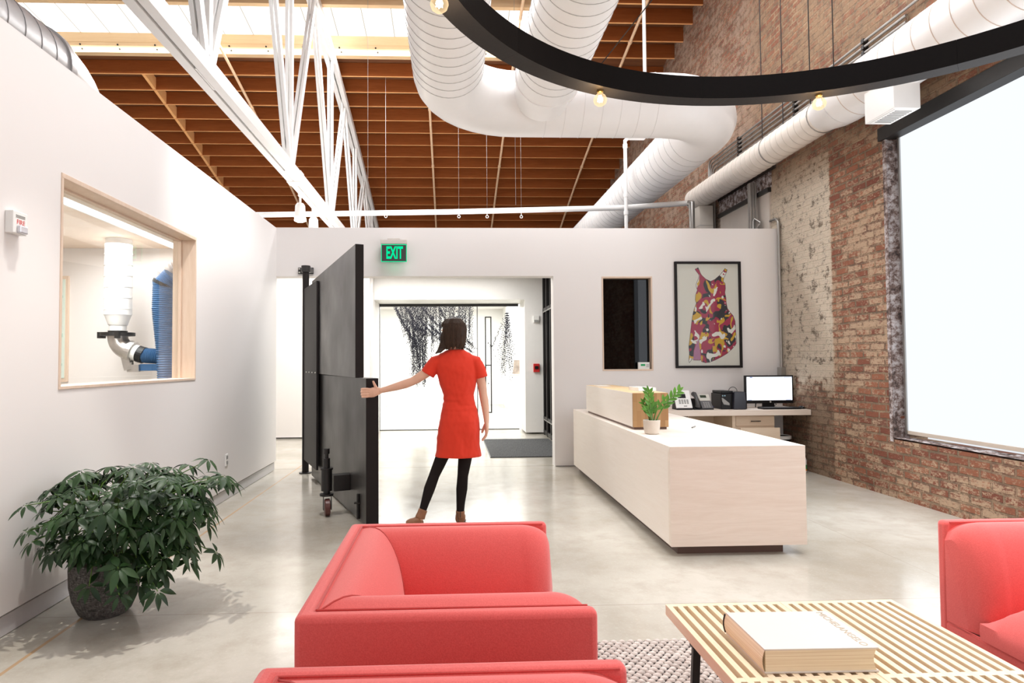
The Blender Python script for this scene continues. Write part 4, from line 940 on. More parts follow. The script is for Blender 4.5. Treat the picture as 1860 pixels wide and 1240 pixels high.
b.box(mx0+.03, mx0+.08, my-.0145, my-.0138, mz0+.041, mz0+.046); b.box(mx1-.10, mx1-.03, my-.0145, my-.0138, mz0+.041, mz0+.046); b.build('browser_bar', M['screen_blue'], o)
b = MB(); rr = random.Random(5)
for i in range(26):
    x = mx0+.18+rr.random()*.26; z = mz0+.09+rr.random()*.20; b.box(x, x+.012+rr.random()*.02, my-.0143, my-.0138, z, z+.003)
b.build('page_sketch', emit('page_grey', (.72,.74,.80), 1.0), o)
b = MB(); b.lathe([(.011,0),(.011,-.002)], ((mx0+mx1)/2+.01, my-.0122, mz0+.020), 20, 'y'); lg = b.build('logo_disc', M['silver_plastic'], o)
b = MB(); x = (mx0+mx1)/2+.01
b.add([(x-.006,my-.0146,mz0+.014),(x-.0045,my-.0146,mz0+.014),(x-.0010,my-.0146,mz0+.027),(x-.0025,my-.0146,mz0+.027)], [(0,1,2,3)])
b.add([(x+.0005,my-.0146,mz0+.013),(x+.002,my-.0146,mz0+.013),(x+.0055,my-.0146,mz0+.024),(x+.004,my-.0146,mz0+.024)], [(0,1,2,3)])
b.build('logo_stroke', M['black_plastic'], lg)
b = MB(); b.box(3.88, 4.03, my+.0, my+.025, zt+.008, mz0+.06); b.build('stand_neck', M['black_plastic'], o, bevel=.003)
b = MB(); b.lathe([(.12,zt),(.12,zt+.008),(.10,zt+.012)], (3.96,my+.03,0), 28); b.build('stand_foot', M['black_plastic'], o)
b = MB(); b.tube([(3.83,7.68,mz0+.02),(3.80,7.66,zt+.05),(3.79,7.65,zt+.008)], .006, 8); b.tube([(4.03,7.68,mz0+.02),(4.07,7.67,zt+.04),(4.02,7.66,zt+.01)], .004, 8); b.build('cord', M['black_plastic'], o, smooth=True)
o = thing('keyboard', 'black keyboard in front of the monitor', 'keyboard', (3.96, 7.45, zt))
b = MB(); b.box(3.75, 4.22, 7.37, 7.52, zt, zt+.016); b.build('base', M['black_plastic'], o, bevel=.004)
b = MB()
for i in range(18):
    for j in range(5): b.box(3.765+.025*i, 3.786+.025*i, 7.382+.026*j, 7.404+.026*j, zt+.016, zt+.021)
b.build('key', plain('key_black', (.025,.025,.026), .5), o)
o = thing('mouse', 'black computer mouse beside the black keyboard', 'mouse', (4.265, 7.45, zt))
b = MB(); b.ball((4.262,7.45,zt+.004), .032, .055, .034, 16, 10); mo = b.build('shell', M['black_plastic'], o, smooth=True)
for v in mo.data.vertices: v.co.z = max(v.co.z, 0.0)
b = MB(); b.box(4.259,4.265,7.405,7.425,zt+.025,zt+.034); b.build('wheel', M['grey_plastic'], o)
o = thing('desk_cables', 'tangle of black cables hanging under the workstation', 'cable', (2.9, 7.7, .4))
for k in range(4):
    b = MB(); b.tube([(2.92+.03*k,7.80,zt-.068),(2.90+.05*(k%2),7.78,.60),(2.97-.06*(k%2)+.02*k,7.78,.48),(2.93+.02*k,7.80,.20)], .004, 6); b.build('cable', M['black_plastic'], o, smooth=True)
# ================================================================ vestibule and gallery things
o = thing('entrance_mat', 'dark ribbed entrance mat inside the storefront', 'mat', (1.1, 9.7, 0))
b = MB(); b.box(.545, 1.665, 8.74, 10.74, 0.0, .012); b.build('pile', M['mat'], o, bevel=.003)
b = MB(); b.box(.535, 1.675, 8.73, 8.745, 0, .009); b.box(.535,.55, 8.73, 10.75, 0, .009); b.build('edge_strip', M['black'], o)
o = thing('wall_shelf', 'small white shelf on the gallery wall holding a leaflet stand', 'shelf', (1.45, 13.2, 1.06))
b = MB(); b.box(1.22, 1.60, 13.0, 13.45, 1.035, 1.07); b.build('board', M['white'], o, bevel=.003)
o = thing('brochure_stand', 'picture leaflet propped on the small white gallery shelf', 'leaflet', (1.40, 13.2, 1.07))
b = MB(); F = frameM((1.38, 13.15, 1.075), (.8,-.6,0), (.12,.16,.97)); b.add(*mbox(F, -.10, .10, 0, .30, 0, .006)); b.build('leaflet', plain('leaflet_print', (.45,.36,.30), .5, var=.8, scale=9), o)
b = MB(); b.tube([(1.44,13.25,1.30),(1.52,13.35,1.07)], .005, 6); b.build('easel_leg', M['dark_steel'], o)
for z, lab in ((1.62, 'lower of two faint framed sketches on the gallery wall by the shelf'), (1.98, 'upper of two faint framed sketches on the gallery wall by the shelf')):
    o = thing('framed_sketch', lab, 'picture', (1.60, 14.0, z), group='framed sketches in the gallery')
    b = MB(); b.box(1.585, 1.60, 13.9, 14.5, z, z+.28); b.build('frame', M['silver_plastic'], o)
    b = MB(); b.box(1.582, 1.586, 13.93, 14.47, z+.03, z+.25); b.build('sheet', M['paper'], o)
# ================================================================ armchairs, benches, rug, book
CW, CDp, CH = .975, .825, .66
def make_chair(label, loc, rz):
    root = thing('armchair', label, 'armchair', loc, rz, None)
    xb, xf, hw = -CDp/2, CDp/2, CW/2
    t_ = .052
    L = dict(local=True)
    # outer shell: U-shaped wall and base
    def U(z0, z1, inset, t_, xfront):
        b = MB(); a0 = xb+inset; w = hw-inset
        po = [(xfront,-w),(a0,-w),(a0,w),(xfront,w),(xfront,w-t_),(a0+t_,w-t_),(a0+t_,-w+t_),(xfront,-w+t_)]
        n = 8; b.add([(x,y,z0) for x,y in po]+[(x,y,z1) for x,y in po], [(0,1,6,7),(1,2,5,6),(2,3,4,5),(15,14,9,8),(14,13,10,9),(13,12,11,10)]+[(i,(i+1)%n,n+(i+1)%n,n+i) for i in range(n)])
        return b
    U(.10, CH, 0, t_, xf).build('shell', M['coral'], root, bevel=.018, seg=3, smooth='auto', **L)
    b = MB(); b.box(xb+t_*.6, xf-.002, -hw+t_*.6, hw-t_*.6, .10, .232); b.build('seat_base', M['coral'], root, bevel=.012, seg=3, smooth='auto', **L)
    # inner upholstery swept round the U with mitred corners: (inset, height) profile
    prof = [(0, .615), (0, CH-.004)]
    a_, b_, ex = .185, .285, 2.5
    for k in range(15):
        th = PI/2*k/14; q_ = math.sin(th)**(2/ex)
        prof.append((.006+a_*q_, .368+b_*math.cos(th)**(2/ex)+.026*math.sin(PI*q_)))
    prof += [(.190,.31),(.186,.24)]
    def section(dists):
        pass
    xo, wo = xb+t_, hw-t_
    def ring(ins, z, j):
        return None
    NS = 26
    def sweep(part):
        rows = []
        for ins, z in prof:
            row = []
            for s in range(NS+1):
                f = s/NS if part == 'back' else (s/NS)**.5
                if part == 'back':
                    w = wo-ins; y = -w+2*w*f; x = xo+ins*(1+.10*math.sin(PI*f)) if ins > .01 else xo+ins
                    row.append((x, y, z))
                else:
                    sg = -1 if part == 'arm_near' else 1
                    x = xo+ins+(xf+.004-(xo+ins))*f
                    e = max(0, (f-.83)/.17); r_ = 1-.45*(1-math.sqrt(max(0, 1-e*e)))
                    zz = z-.075*(1-math.sqrt(max(0,1-e*e)))*max(0, (z-.40)/.26)
                    row.append((x-(.006*(ins/.19)*e**3), sg*(wo-ins*(.98 if e == 0 else r_)), zz))
            rows.append(row)
        return rows
    for part in ('back', 'arm_near', 'arm_far'):
        rows = sweep(part); b = MB(); b.grid(rows)
        if part != 'back':      # closed front end
            k = len(rows); sg = -1 if part == 'arm_near' else 1
            end = [r[-1] for r in rows]
            cpt = (xf+.010, sg*(wo-.07), .42)
            vs = end+[(end[0][0], sg*wo, .24), cpt]
            n = len(vs)-1
            b.add(vs, [(i, (i+1)%n, n) for i in range(n)])
        o = b.build('back_cushion' if part == 'back' else 'arm_cushion', M['coral'], root, smooth='auto', **L)
    # piping along the mitres and the top seams
    for sg in (-1, 1):
        b = MB(); b.tube([(xo+ins*1.0, sg*(wo-ins), z+.001) for ins, z in prof[1:-2]], .003, 6); b.build('piping', M['coral_seam'], root, smooth=True, **L); b = MB()
        b.tube([(xo, sg*wo, CH-.002), (xf-.02, sg*wo, CH-.004)], .0032, 6)
        b.build('piping', M['coral_seam'], root, smooth=True, **L)
    b = MB(); b.tube([(xo, -wo, CH-.002), (xo, wo, CH-.002)], .0035, 6); b.build('piping', M['coral_seam'], root, smooth=True, **L)
    b = MB(); b.tube([(xf, -wo, .236), (xf, wo, .236)], .0035, 6)
    b.build('piping', M['coral_seam'], root, smooth=True, **L)
    # crowned seat cushion
    rows = []; w = wo-.175; n = 18
    for i in range(n+1):
        row = []; fx = i/n; x = xo+.12+(xf+.010-xo-.12)*fx
        for j in range(n+1):
            fy = j/n; y = -w+2*w*fy
            cr = (1-abs(2*fy-1)**3.0)*(1-max(0,(fx-.80)/.20)**2.2)*(1-max(0,(.25-fx)/.25)**2*.5)
            row.append((x, y, .30+.125*cr))
        rows.append(row)
    last = rows[-1]
    rows.append([(xf+.012, y, z-.03) for x, y, z in last]); rows.append([(xf+.010, y, .236) for x, y, z in last])
    b = MB(); b.grid(rows); b.build('seat_cushion', M['coral'], root, smooth=True, **L)
    for sx in (-1, 1):
        for sy in (-1, 1):
            b = MB(); b.lathe([(.018,.014),(.022,.10)], (sx*(CDp/2-.07), sy*(hw-.07), 0), 14); b.build('foot', M['dark_steel'], root, **L)
    return root
ch = make_chair('coral red boxy armchair closest to the woman and black door', (-.015, 2.192, .008), 0)
dup(ch, (-.022, .957, .008), 0, 'coral red armchair in the row of two, the one away from the black door')
dup(ch, (2.122+CDp/2, 2.188, -.013), PI, 'coral red armchair beyond the slatted benches, facing the other two')
for o in [q for q in COL.objects if q.name.startswith('armchair')]: o['group'] = 'coral armchairs of the seating corner'
# chunky woven rug: one base and its loops
rg_ = thing('woven_rug', 'chunky cream and grey woven wool rug under the benches', 'rug', (.9, 1.6, 0))
b = MB(); b.box(-.55, 2.06, .25, 2.985, 0, .008); b.build('backing', M['rug_base'], rg_)
b = MB(); rr = random.Random(11)
row = 0; y = 2.975
while y > 1.0:
    x = .30+(.021 if row % 2 else 0)
    while x < 1.95:
        if x > .36:
            a = rr.uniform(-.35,.35); c, s = math.cos(a), math.sin(a); vs = []; lx, ly, lz = .0205*rr.uniform(.85,1.1), .0118, .013
            for i in range(3):
                t0 = [0.35, .95, 1.45][i]
                for j in range(6):
                    q = 2*PI*j/6; px, py = lx*math.cos(q)*math.sin(t0+.12), ly*math.sin(q)*math.sin(t0+.12)
                    vs.append((x+px*c-py*s, y+px*s+py*c, .008+lz*math.cos(t0)))
            vs.append((x, y, .008+lz))
            b.add(vs, [(j, (j+1)%6, 6+(j+1)%6, 6+j) for j in range(6)]+[(6+j, 6+(j+1)%6, 12+(j+1)%6, 12+j) for j in range(6)]+[(18, (j+1)%6, j) for j in range(6)])
        x += .042
    y -= .0245; row += 1
b.build('wool_loop', M['rug'], rg_, smooth=True, fix=False)['kind'] = 'stuff'
# slatted benches side by side
def make_bench(label, x):
    root = thing('slatted_bench', label, 'bench', (x, 1.935, 0), 0, 'slatted benches side by side')
    W_, L_, H_ = .4725, 1.21, .355; n = 12; sw = .0215; pit = (W_-sw)/(n-1); L = dict(local=True)
    for i in range(n):
        xx = -W_/2+i*pit; b = MB(); b.box(xx, xx+sw, -L_/2, L_/2, H_-.042, H_); b.build('slat', M['bench_wood'], root, bevel=.0015, **L)
    for y in (-L_/2+.012, 0, L_/2-.012):
        b = MB(); b.box(-W_/2+sw*.5, W_/2-sw*.5, y-.012, y+.012, H_-.040, H_-.0007)
        b.build('cross_spacer', M['bench_wood'], root, **L)
    for sy in (-1, 1):
        y = sy*.36; b = MB()
        for sx in (-1, 1):
            b.obox((sx*(W_/2-.03), y, H_-.045), (sx*(W_/2-.035)+sx*.0, y+sy*.05, .0215), .028, .018, up=(0,1,0))
        b.box(-W_/2+.01, W_/2-.01, y-.016, y+.016, H_-.062, H_-.042)
        b.build('leg_frame', M['black'], root, **L)
    return root
b0 = make_bench('pale slatted wooden bench under the big book', 1.1035)
dup(b0, (1.578, 1.935, 0), 0, 'pale slatted wooden bench between the book bench and the opposite armchair')
# big book
bk = thing('art_book', 'thick cream art book lying on a slatted bench', 'book', (1.17, 2.1, .355))
th_ = -.02
F = Matrix.Translation((1.172, 2.105, .356)) @ Matrix.Rotation(math.radians(-1), 4, 'Z')
def bb(x0,x1,y0,y1,z0,z1): return mbox(F, x0,x1,y0,y1,z0,z1)
b = MB(); b.add(*bb(-.184,.184,-.145,.145,.0,.005)); b.add(*bb(-.184,.184,-.145,.145,.072,.077)); b.build('cover', plain('book_cover', (.72,.675,.625), .5, var=.01), bk, bevel=.001)
b = MB(); vs = []
for k in range(9):          # page block with a hollow fore-edge
    z = .005+.067*k/8; c = .009*math.sin(PI*k/8)
    vs.append([F @ Vector(p) for p in ((-.180,-.142,z),(.178-c,-.142,z),(.178-c,.142,z),(-.180,.142,z))])
b.add([v for q in vs for v in q], [(k*4+j, k*4+(j+1)%4, (k+1)*4+(j+1)%4, (k+1)*4+j) for k in range(8) for j in range(4)]); b.build('page_block', M['pages'], bk)
b = MB(); b.tube([F @ Vector((-.186-.006*math.sin(PI*k/8), .146, .006+.065*k/8)) for k in range(9)], .003, 6); b.build('headband_gap', M['black'], bk)  # black line painting the shade in the gap between spine and pages
b = MB(); b.grid([[F @ Vector((-.183-.008*math.sin(PI*k/8), y, .003+.071*k/8)) for k in range(9)] for y in (-.1449,.1449)]); b.build('spine', M['pages'], bk, smooth=True)
text('MICHELANGELO', .034, F @ frameM((.150, .0, .0773), (0,-1,0), (1,0,0)), plain('pale_gilt', (.50,.41,.30), .4, .2), 'title_lettering', bk, .0003, sx=1.05)
# ================================================================ the woman at the door (facing away, feet at y = 5.2)
pr = thing('person', 'woman with dark hair in a red dress and black tights pushing the black door', 'person', (0, 5.2, 0))
def P(*a): return Vector(a)+Vector((0, 5.2, 0))
b = MB()
def limb(pts, rs, n=14): b.tube([P(*p) for p in pts], rs, n)
# torso core (under the dress), neck
b.loft([(.05,5.2,.60,.10,.08),(.055,5.2,.80,.14,.10),(.06,5.2,1.0,.115,.08),(.045,5.2,1.2,.125,.085),(.035,5.2,1.34,.135,.075),(.035,5.2,1.385,.11,.06),(.035,5.2,1.43,.055,.045)], 20)
limb([(.035,.0,1.38),(.03,.004,1.46),(.018,.0,1.54)], [.062,.050,.050])
# head: skull, jaw, nose, lips, ears; it looks to the door (-x) and a little away
fd = Vector((-.80, .60, 0)).normalized(); sd = Vector((fd.y, -fd.x, 0))
hc = P(.012, .0, 1.585)
RM = Matrix(((fd.x, sd.x, 0), (fd.y, sd.y, 0), (0,0,1)))
def H(f, s, u): return hc+fd*f+sd*s+Vector((0,0,u))
b.ball(H(0,0,.022), .094, .074, .092, 22, 14, RM)
b.ball(H(.030,0,-.035), .062, .058, .075, 18, 12, RM)
b.tube([H(.045,0,-.055), H(.066,0,-.088), H(.074,0,-.098)], [.040,.030,.020], 12)
b.tube([H(.083,0,.018), H(.096,0,-.005), H(.108,0,-.024)], [.008,.011,.012], 10)
b.ball(H(.094,0,-.030), .013, .017, .009, 10, 8, RM)
for s in (-1, 1):
    b.ball(H(.074,s*.030,-.012), .018, .020, .020, 10, 8, RM); b.ball(H(.080,s*.032,.028), .010, .022, .006, 10, 8, RM)
    b.ball(H(-.008,s*.074,-.005), .018, .008, .030, 12, 8, RM)
b.ball(H(.088,0,-.053), .010, .022, .006, 10, 8, RM); b.ball(H(.086,0,-.064), .010, .019, .007, 10, 8, RM)
# left arm reaching to the door edge
limb([(-.115,0,1.345),(-.165,-.005,1.30),(-.215,-.012,1.255),(-.265,-.020,1.222),(-.318,-.030,1.19)], [.034,.040,.042,.039,.035])
limb([(-.318,-.030,1.19),(-.38,-.040,1.168),(-.46,-.052,1.145),(-.54,-.066,1.125),(-.588,-.078,1.115)], [.035,.037,.032,.025,(.022,.026)])
# left hand: palm, four fingers round the edge, thumb up
b.tube([P(-.580,-.078,1.116), P(-.605,-.086,1.112), P(-.640,-.100,1.103), P(-.668,-.104,1.098)], [(.020,.025),(.018,.034),(.016,.041),(.012,.038)], 14, up=(0,1,0))
fg = [(1.132, .0098, -.014), (1.110, .0100, -.020), (1.088, .0096, -.016), (1.068, .0085, -.004)]
for z, r, dx in fg:
    zb_ = 1.10+(z-1.10)*.85
    limb([(-.655,-.103,zb_), (-.690,-.108,z), (-.715+dx*.4,-.106,z-.001), (-.727+dx*.4,-.090,z-.002), (-.731+dx*.3,-.066,z-.003)], [r*1.06, r*1.08, r, r*.92, r*.74], 10)
limb([(-.606,-.086,1.122),(-.620,-.094,1.150),(-.630,-.098,1.172),(-.640,-.098,1.197)], [.015,.0125,.0112,.0085], 10)
# right arm hanging
limb([(.175,0,1.345),(.216,0,1.29),(.240,.004,1.21),(.254,.008,1.14),(.262,.006,1.075)], [.034,.040,.041,.037,.034])
limb([(.262,.006,1.075),(.272,-.002,1.02),(.280,-.014,.95),(.286,-.028,.88),(.287,-.034,.845)], [.034,.035,.030,.024,(.025,.021)])
b.tube([P(.287,-.034,.850), P(.288,-.038,.825), P(.288,-.044,.785), P(.286,-.047,.757)], [(.023,.018),(.033,.017),(.039,.016),(.036,.012)], 14, up=(0,1,0))
for k, (dy, ln, r) in enumerate(((.026,.070,.0094),(.009,.078,.0098),(-.009,.074,.0094),(-.026,.058,.0082))):
    y = -.047+dy
    limb([(.287,y,.765),(.283,y*1.0,.740),(.272,y,.725-.25*(ln-.06)),(.258,y+.002,.712-.5*(ln-.06)),(.249,y+.004,.704-.6*(ln-.06))], [r*1.05,r*1.05,r,r*.9,r*.72], 10)
limb([(.280,-.012,.828),(.268,.004,.800),(.258,.006,.775),(.250,.002,.752)], [.014,.0122,.011,.0084], 10)
# legs inside the tights
LEGS = [([(-.00,0,.82),(-.042,-.005,.66),(-.082,-.012,.56),(-.146,-.022,.415),(-.186,-.048,.31),(-.222,-.075,.20),(-.243,-.090,.135)], [.085,.068,.054,.043,.045,.034,.029]),
        ([(.125,0,.82),(.118,0,.66),(.110,0,.56),(.088,-.004,.40),(.080,.016,.29),(.070,.010,.18),(.066,.004,.10)], [.085,.072,.058,.044,.046,.036,.031])]
for p, r in LEGS: limb(p, [q-.003 for q in r], 16)
limb([(-.243,-.090,.135),(-.262,-.093,.085),(-.30,-.085,.045),(-.335,-.075,.032)], [.029,.030,.026,.02])
limb([(.066,.004,.10),(.066,.012,.055),(.072,.07,.035),(.076,.12,.028)], [.029,.030,.026,.02])
o = b.build('body', M['skin'], pr, smooth=True); remesh(o, .0042, 3, .5); o.data.polygons.foreach_set('use_smooth', [True]*len(o.data.polygons))
b = MB()
for s in (-1, 1): b.ball(H(.078,s*.031,.010), .010, .014, .009, 12, 8, RM)
e = b.build('eyes', M['eye_white'], pr, smooth=True)
b = MB()
for s in (-1, 1): b.ball(H(.0845,s*.0315,.010), .0045, .006, .006, 10, 8, RM)
b.build('iris', M['hair'], e, smooth=True)
b = MB(); b.ball(H(.0905,0,-.053), .0085, .020, .0045, 10, 8, RM); b.ball(H(.0885,0,-.063), .0085, .017, .0055, 10, 8, RM); b.build('lips', M['lip'], pr, smooth=True)
# tights
b = MB()
for p, r in LEGS: limb(p, [q+.001 for q in r], 20)
limb([(-.243,-.090,.135),(-.262,-.093,.085)], [.033,.034]); limb([(.066,.004,.10),(.066,.012,.055)], [.033,.034])
o = b.build('tights', M['tights'], pr, smooth=True); remesh(o, .006, 3)
# dress
b = MB()
b.loft([(cx_, 5.2+cy_, z, rx, ry) for z, cx_, rx, ry, cy_ in (
    (.563,.052,.193,.140,0),(.60,.053,.190,.139,0),(.68,.056,.184,.138,0),(.78,.060,.176,.137,-.004),(.86,.062,.168,.130,-.006),(.94,.063,.150,.114,-.002),(1.02,.062,.129,.102,0),
    (1.08,.058,.131,.104,.004),(1.16,.052,.152,.112,.006),(1.24,.044,.168,.114,.006),(1.31,.036,.173,.106,0),(1.355,.034,.176,.092,0),(1.390,.034,.160,.078,0),(1.418,.034,.122,.068,0),(1.440,.036,.084,.062,0),(1.450,.036,.066,.058,0))], 40)
limb([(-.085,0,1.365),(-.135,-.002,1.345),(-.172,-.006,1.295),(-.202,-.010,1.243)], [.045,.054,.058,.061], 24)
limb([(.15,0,1.365),(.198,0,1.345),(.226,.002,1.285),(.244,.003,1.212)], [.045,.054,.058,.060], 24)
o = b.build('dress', M['red_dress'], pr, smooth=True); remesh(o, .0065, 5)
for v in o.data.vertices:       # soft folds over hips and skirt, small gathers at the back of the waist
    x, y, z = v.co
    k = max(0, min(1, (1.0-z)/.25)); q = mnoise.noise(Vector((x*9, y*5, z*5)))
    w = math.exp(-((z-1.02)/.10)**2)*mnoise.noise(Vector((x*7, 3, z*38)))
    nx = Vector((x-.055, y, 0)); nx.normalize() if nx.length > 1e-4 else None
    if abs(x-.055) < .2: v.co += nx*(.014*k*q + .005*w + .006*mnoise.noise(Vector((x*14, y*14, z*9))) + .004*mnoise.noise(Vector((x*30+z*14, y*20, z*16-x*20))))
o.data.polygons.foreach_set('use_smooth', [True]*len(o.data.polygons))
# hair: cap plus many locks, kept off the face
b = MB(); rr = random.Random(21)
def HP(th, ph, r=1.0):
    f, s, u = math.cos(th)*math.sin(ph), math.sin(th)*math.sin(ph), math.cos(ph)
    return H(-.004+.108*r*f, .089*r*s, .028+.102*r*u)
b.ball(H(-.026,0,.030), .092, .087, .100, 26, 16, RM)
for i in range(120):
    th = rr.uniform(math.radians(58), math.radians(286)); r = rr.uniform(.95, 1.03)
    pts = [HP(th, p_, r) for p_ in (.25, .65, 1.1, 1.5)]
    base = HP(th, 1.62, r); drop = rr.uniform(.11, .165); fx = (base-hc); fx.z = 0
    inn = fx*(-.16)
    pts += [base+Vector((0,0,-drop*.35))+inn*.2, base+Vector((0,0,-drop*.7))+inn*.6, base+Vector((0,0,-drop))+inn*(.9+rr.uniform(-.2,.3))]
    pts = [p+Vector((rr.uniform(-.002,.002), rr.uniform(-.002,.002), 0)) for p in pts]
    b.tube(pts, [.006,.012,.013,.013,.013,.012,.004], 7)
for i in range(16):              # fringe
    s = -1+2*i/15; th = s*math.radians(58)
    b.tube([HP(th*.5, .25), HP(th*.8, .65), HP(th, 1.05, 1.03), HP(th, 1.32+rr.uniform(-.04,.04), 1.05)], [.006,.012,.011,.004], 7)
for i in range(22):              # locks falling before the shoulder on the door side
    a = rr.uniform(0,1); st = HP(math.radians(62+26*a)*(1 if i % 2 else 1), 1.3+rr.uniform(-.1,.1), 1.02)
    st2 = P(-.085+.035*a, .02-.05*a, 1.60)
    b.tube([st2+Vector((.02,0,.03)), st2+Vector((0,0,-.04)), P(-.084+.03*a, -.010-.03*a, 1.51), P(-.108+.05*a, -.030-.035*a, 1.455), P(-.140+.06*a+rr.uniform(-.01,.01), -.045-.040*a, 1.412+.015*a)], [.006,.012,.012,.010,.003], 7)
o = b.build('hair', M['hair'], pr, smooth=True); remesh(o, .0042, 2, .4)
o.data.polygons.foreach_set('use_smooth', [True]*len(o.data.polygons))
# boots
def boot(name, ank, mid, heel, toe, side):
    b = MB()
    b.tube([P(*q) for q in ank], [.037,.037,.042], 18)
    b.tube([P(*q) for q in mid], [.040,.043,.040,.036,.024], 18)
    o = b.build(name, M['leather'], pr, smooth=True); remesh(o, .005, 3)
    return o
bl = boot('boot', [(-.236,-.086,.150),(-.250,-.092,.115),(-.262,-.094,.085)], [(-.252,-.098,.07),(-.272,-.094,.058),(-.305,-.088,.047),(-.340,-.080,.041),(-.372,-.073,.033)], None, None, -1)
br_ = boot('boot', [(.066,.004,.115),(.066,.006,.085),(.066,.010,.065)], [(.064,-.022,.052),(.066,.010,.050),(.070,.060,.046),(.076,.110,.040),(.080,.150,.032)], None, None, 1)
b = MB(); b.tube([P(-.250,-.100,.012),P(-.30,-.088,.009),P(-.36,-.076,.008),P(-.39,-.070,.010)], [(.012,.034),(.009,.034),(.008,.040),(.006,.02)], 12, up=(0,0,1)); b.build('sole', M['sole'], bl, smooth='auto')
b = MB(); b.tube([P(.063,-.045,.012),P(.068,.03,.009),P(.076,.12,.008),P(.081,.172,.010)], [(.012,.034),(.009,.034),(.008,.042),(.006,.02)], 12, up=(0,0,1)); b.build('sole', M['sole'], br_, smooth='auto')
b = MB(); b.tube([P(.040,-.030,.10),P(.048,-.035,.06),P(.055,-.045,.02)], .003, 6); b.tube([P(.066,-.040,.115),P(.066,-.048,.07)], .004, 6); b.build('lace', M['sole'], br_)
# ================================================================ plants
def leaflet(b, base, dirv, nrm, L, W, droop, seg=5, fold=.25):
    "one pointed leaf from base along dirv, bending towards -nrm"
    d = dirv.normalized(); s = d.cross(nrm).normalized(); n = s.cross(d).normalized()
    vs = []; 
    for i in range(seg+1):
        f = i/seg; w = W/2*(math.sin(PI*min(1,(f*.93+.03))**.85))*(1-.12*f)
        if i == seg: w = .0006
        c = base+d*(L*f)-Vector((0,0,1))*(droop*L*f*f)+n*(.02*L*math.sin(PI*f))
        vs += [c-s*w+n*(w*fold), c, c+s*w+n*(w*fold)]
    b.add(vs, [(i*3+k, i*3+k+1, i*3+k+4, i*3+k+3) for i in range(seg) for k in (0,1)])
pl = thing('umbrella_plant', 'bushy dark green umbrella plant in a woven grey pot against the long white wall', 'plant', (-1.885, 3.50, 0))
pc = Vector((-1.885, 3.50, 0))
b = MB(); b.lathe([(.105,0),(.128,.02),(.158,.09),(.173,.17),(.176,.25),(.172,.292),(.160,.292),(.158,.25)], (pc.x,pc.y,0), 40); b.build('pot', M['woven'], pl, smooth='auto')
b = MB(); b.lathe([(.158,.262),(.01,.272)], (pc.x,pc.y,0), 30); b.build('soil', M['soil'], pl)
rr = random.Random(42)
stems = []; bs = MB(); bl_ = MB(); bp = MB()
for k in range(9):
    a = 2*PI*k/9+rr.uniform(-.3,.3); r = rr.uniform(.12,.30); h = rr.uniform(.50,.66)
    p0 = pc+Vector((.05*math.cos(a), .05*math.sin(a), .262)); p1 = pc+Vector((r*.55*math.cos(a), r*.55*math.sin(a), .262+(h-.26)*.6)); p2 = pc+Vector((r*math.cos(a), r*math.sin(a), h))
    p2.x = max(p2.x, LX+.12)
    bs.tube([p0, p1, p2], [.010,.008,.005], 8); stems.append((p0, p1, p2))
def ok(p): return p.x > LX+.03
cnt = 0
while cnt < 300:
    u = rr.uniform(-.75, 1.0); th = rr.uniform(0, 2*PI); q = math.sqrt(max(0, 1-u*u))
    rad = rr.uniform(.55, 1.0)**.5
    c = Vector((-1.79+.47*q*math.cos(th)*rad+.06*mnoise.noise(Vector((th*2,u*3,1))), 3.48+.42*q*math.sin(th)*rad, .535+(.265 if u > 0 else .27)*u*rad+.07*mnoise.noise(Vector((th*2.2,u*3,5)))))
    if rr.random() < .09:      # sprigs that stand clear of the crown
        c = Vector((-1.80+.62*math.cos(th)*rr.uniform(.7,1), 3.46+.50*math.sin(th)*rr.uniform(.5,1), rr.uniform(.60,.84)))
    if rr.random() < .10:      # a few reach out far and hang
        c = Vector((-1.80+rr.uniform(-.30,.52), 3.48+rr.uniform(-.45,.1), rr.uniform(.22,.42)))
    if c.x < LX+.10: continue
    if c.z < .36 and (c.xy-pc.xy).length < .20: continue
    if c.z < .40 and c.y < 3.5 and -2.16 < c.x < -1.80: continue
    st = min(stems, key=lambda s_: (s_[2]-c).length); src = st[1].lerp(st[2], rr.random())
    axis = ((c-Vector((-1.82,3.48,.36))).normalized()*.7+Vector((0,0,.75))).normalized()
    mid = (src+c)/2+Vector((0,0,.03))
    bp.tube([src, mid, c], [.0035,.003,.0025], 5, caps=False)
    n = rr.choice((6,7,7,8)); L = rr.uniform(.055,.098); t1 = axis.orthogonal().normalized(); t2 = axis.cross(t1); a0 = rr.uniform(0, 6.28)
    for k in range(n):
        a = a0+2*PI*k/n*.94; e = (t1*math.cos(a)+t2*math.sin(a))
        dd = (e*1.0+axis*rr.uniform(-.25,.15)-Vector((0,0,rr.uniform(.15,.55)))).normalized()
        base = c+e*.012; tip = base+dd*L-Vector((0,0,.22*L))
        if tip.x < LX+.008: continue
        if tip.z < .02 or c.z < .02: continue
        ll = L*rr.uniform(.8,1.1)
        leaflet(bl_, base, dd, axis, ll, ll*rr.uniform(.34,.44), rr.uniform(.10,.30))
    cnt += 1
bs.build('stem', M['stem'], pl, smooth=True); bp.build('leaf_stalk', M['green_stem'], pl, smooth=True); bl_.build('foliage', M['leaf'], pl, smooth=True, fix=False)
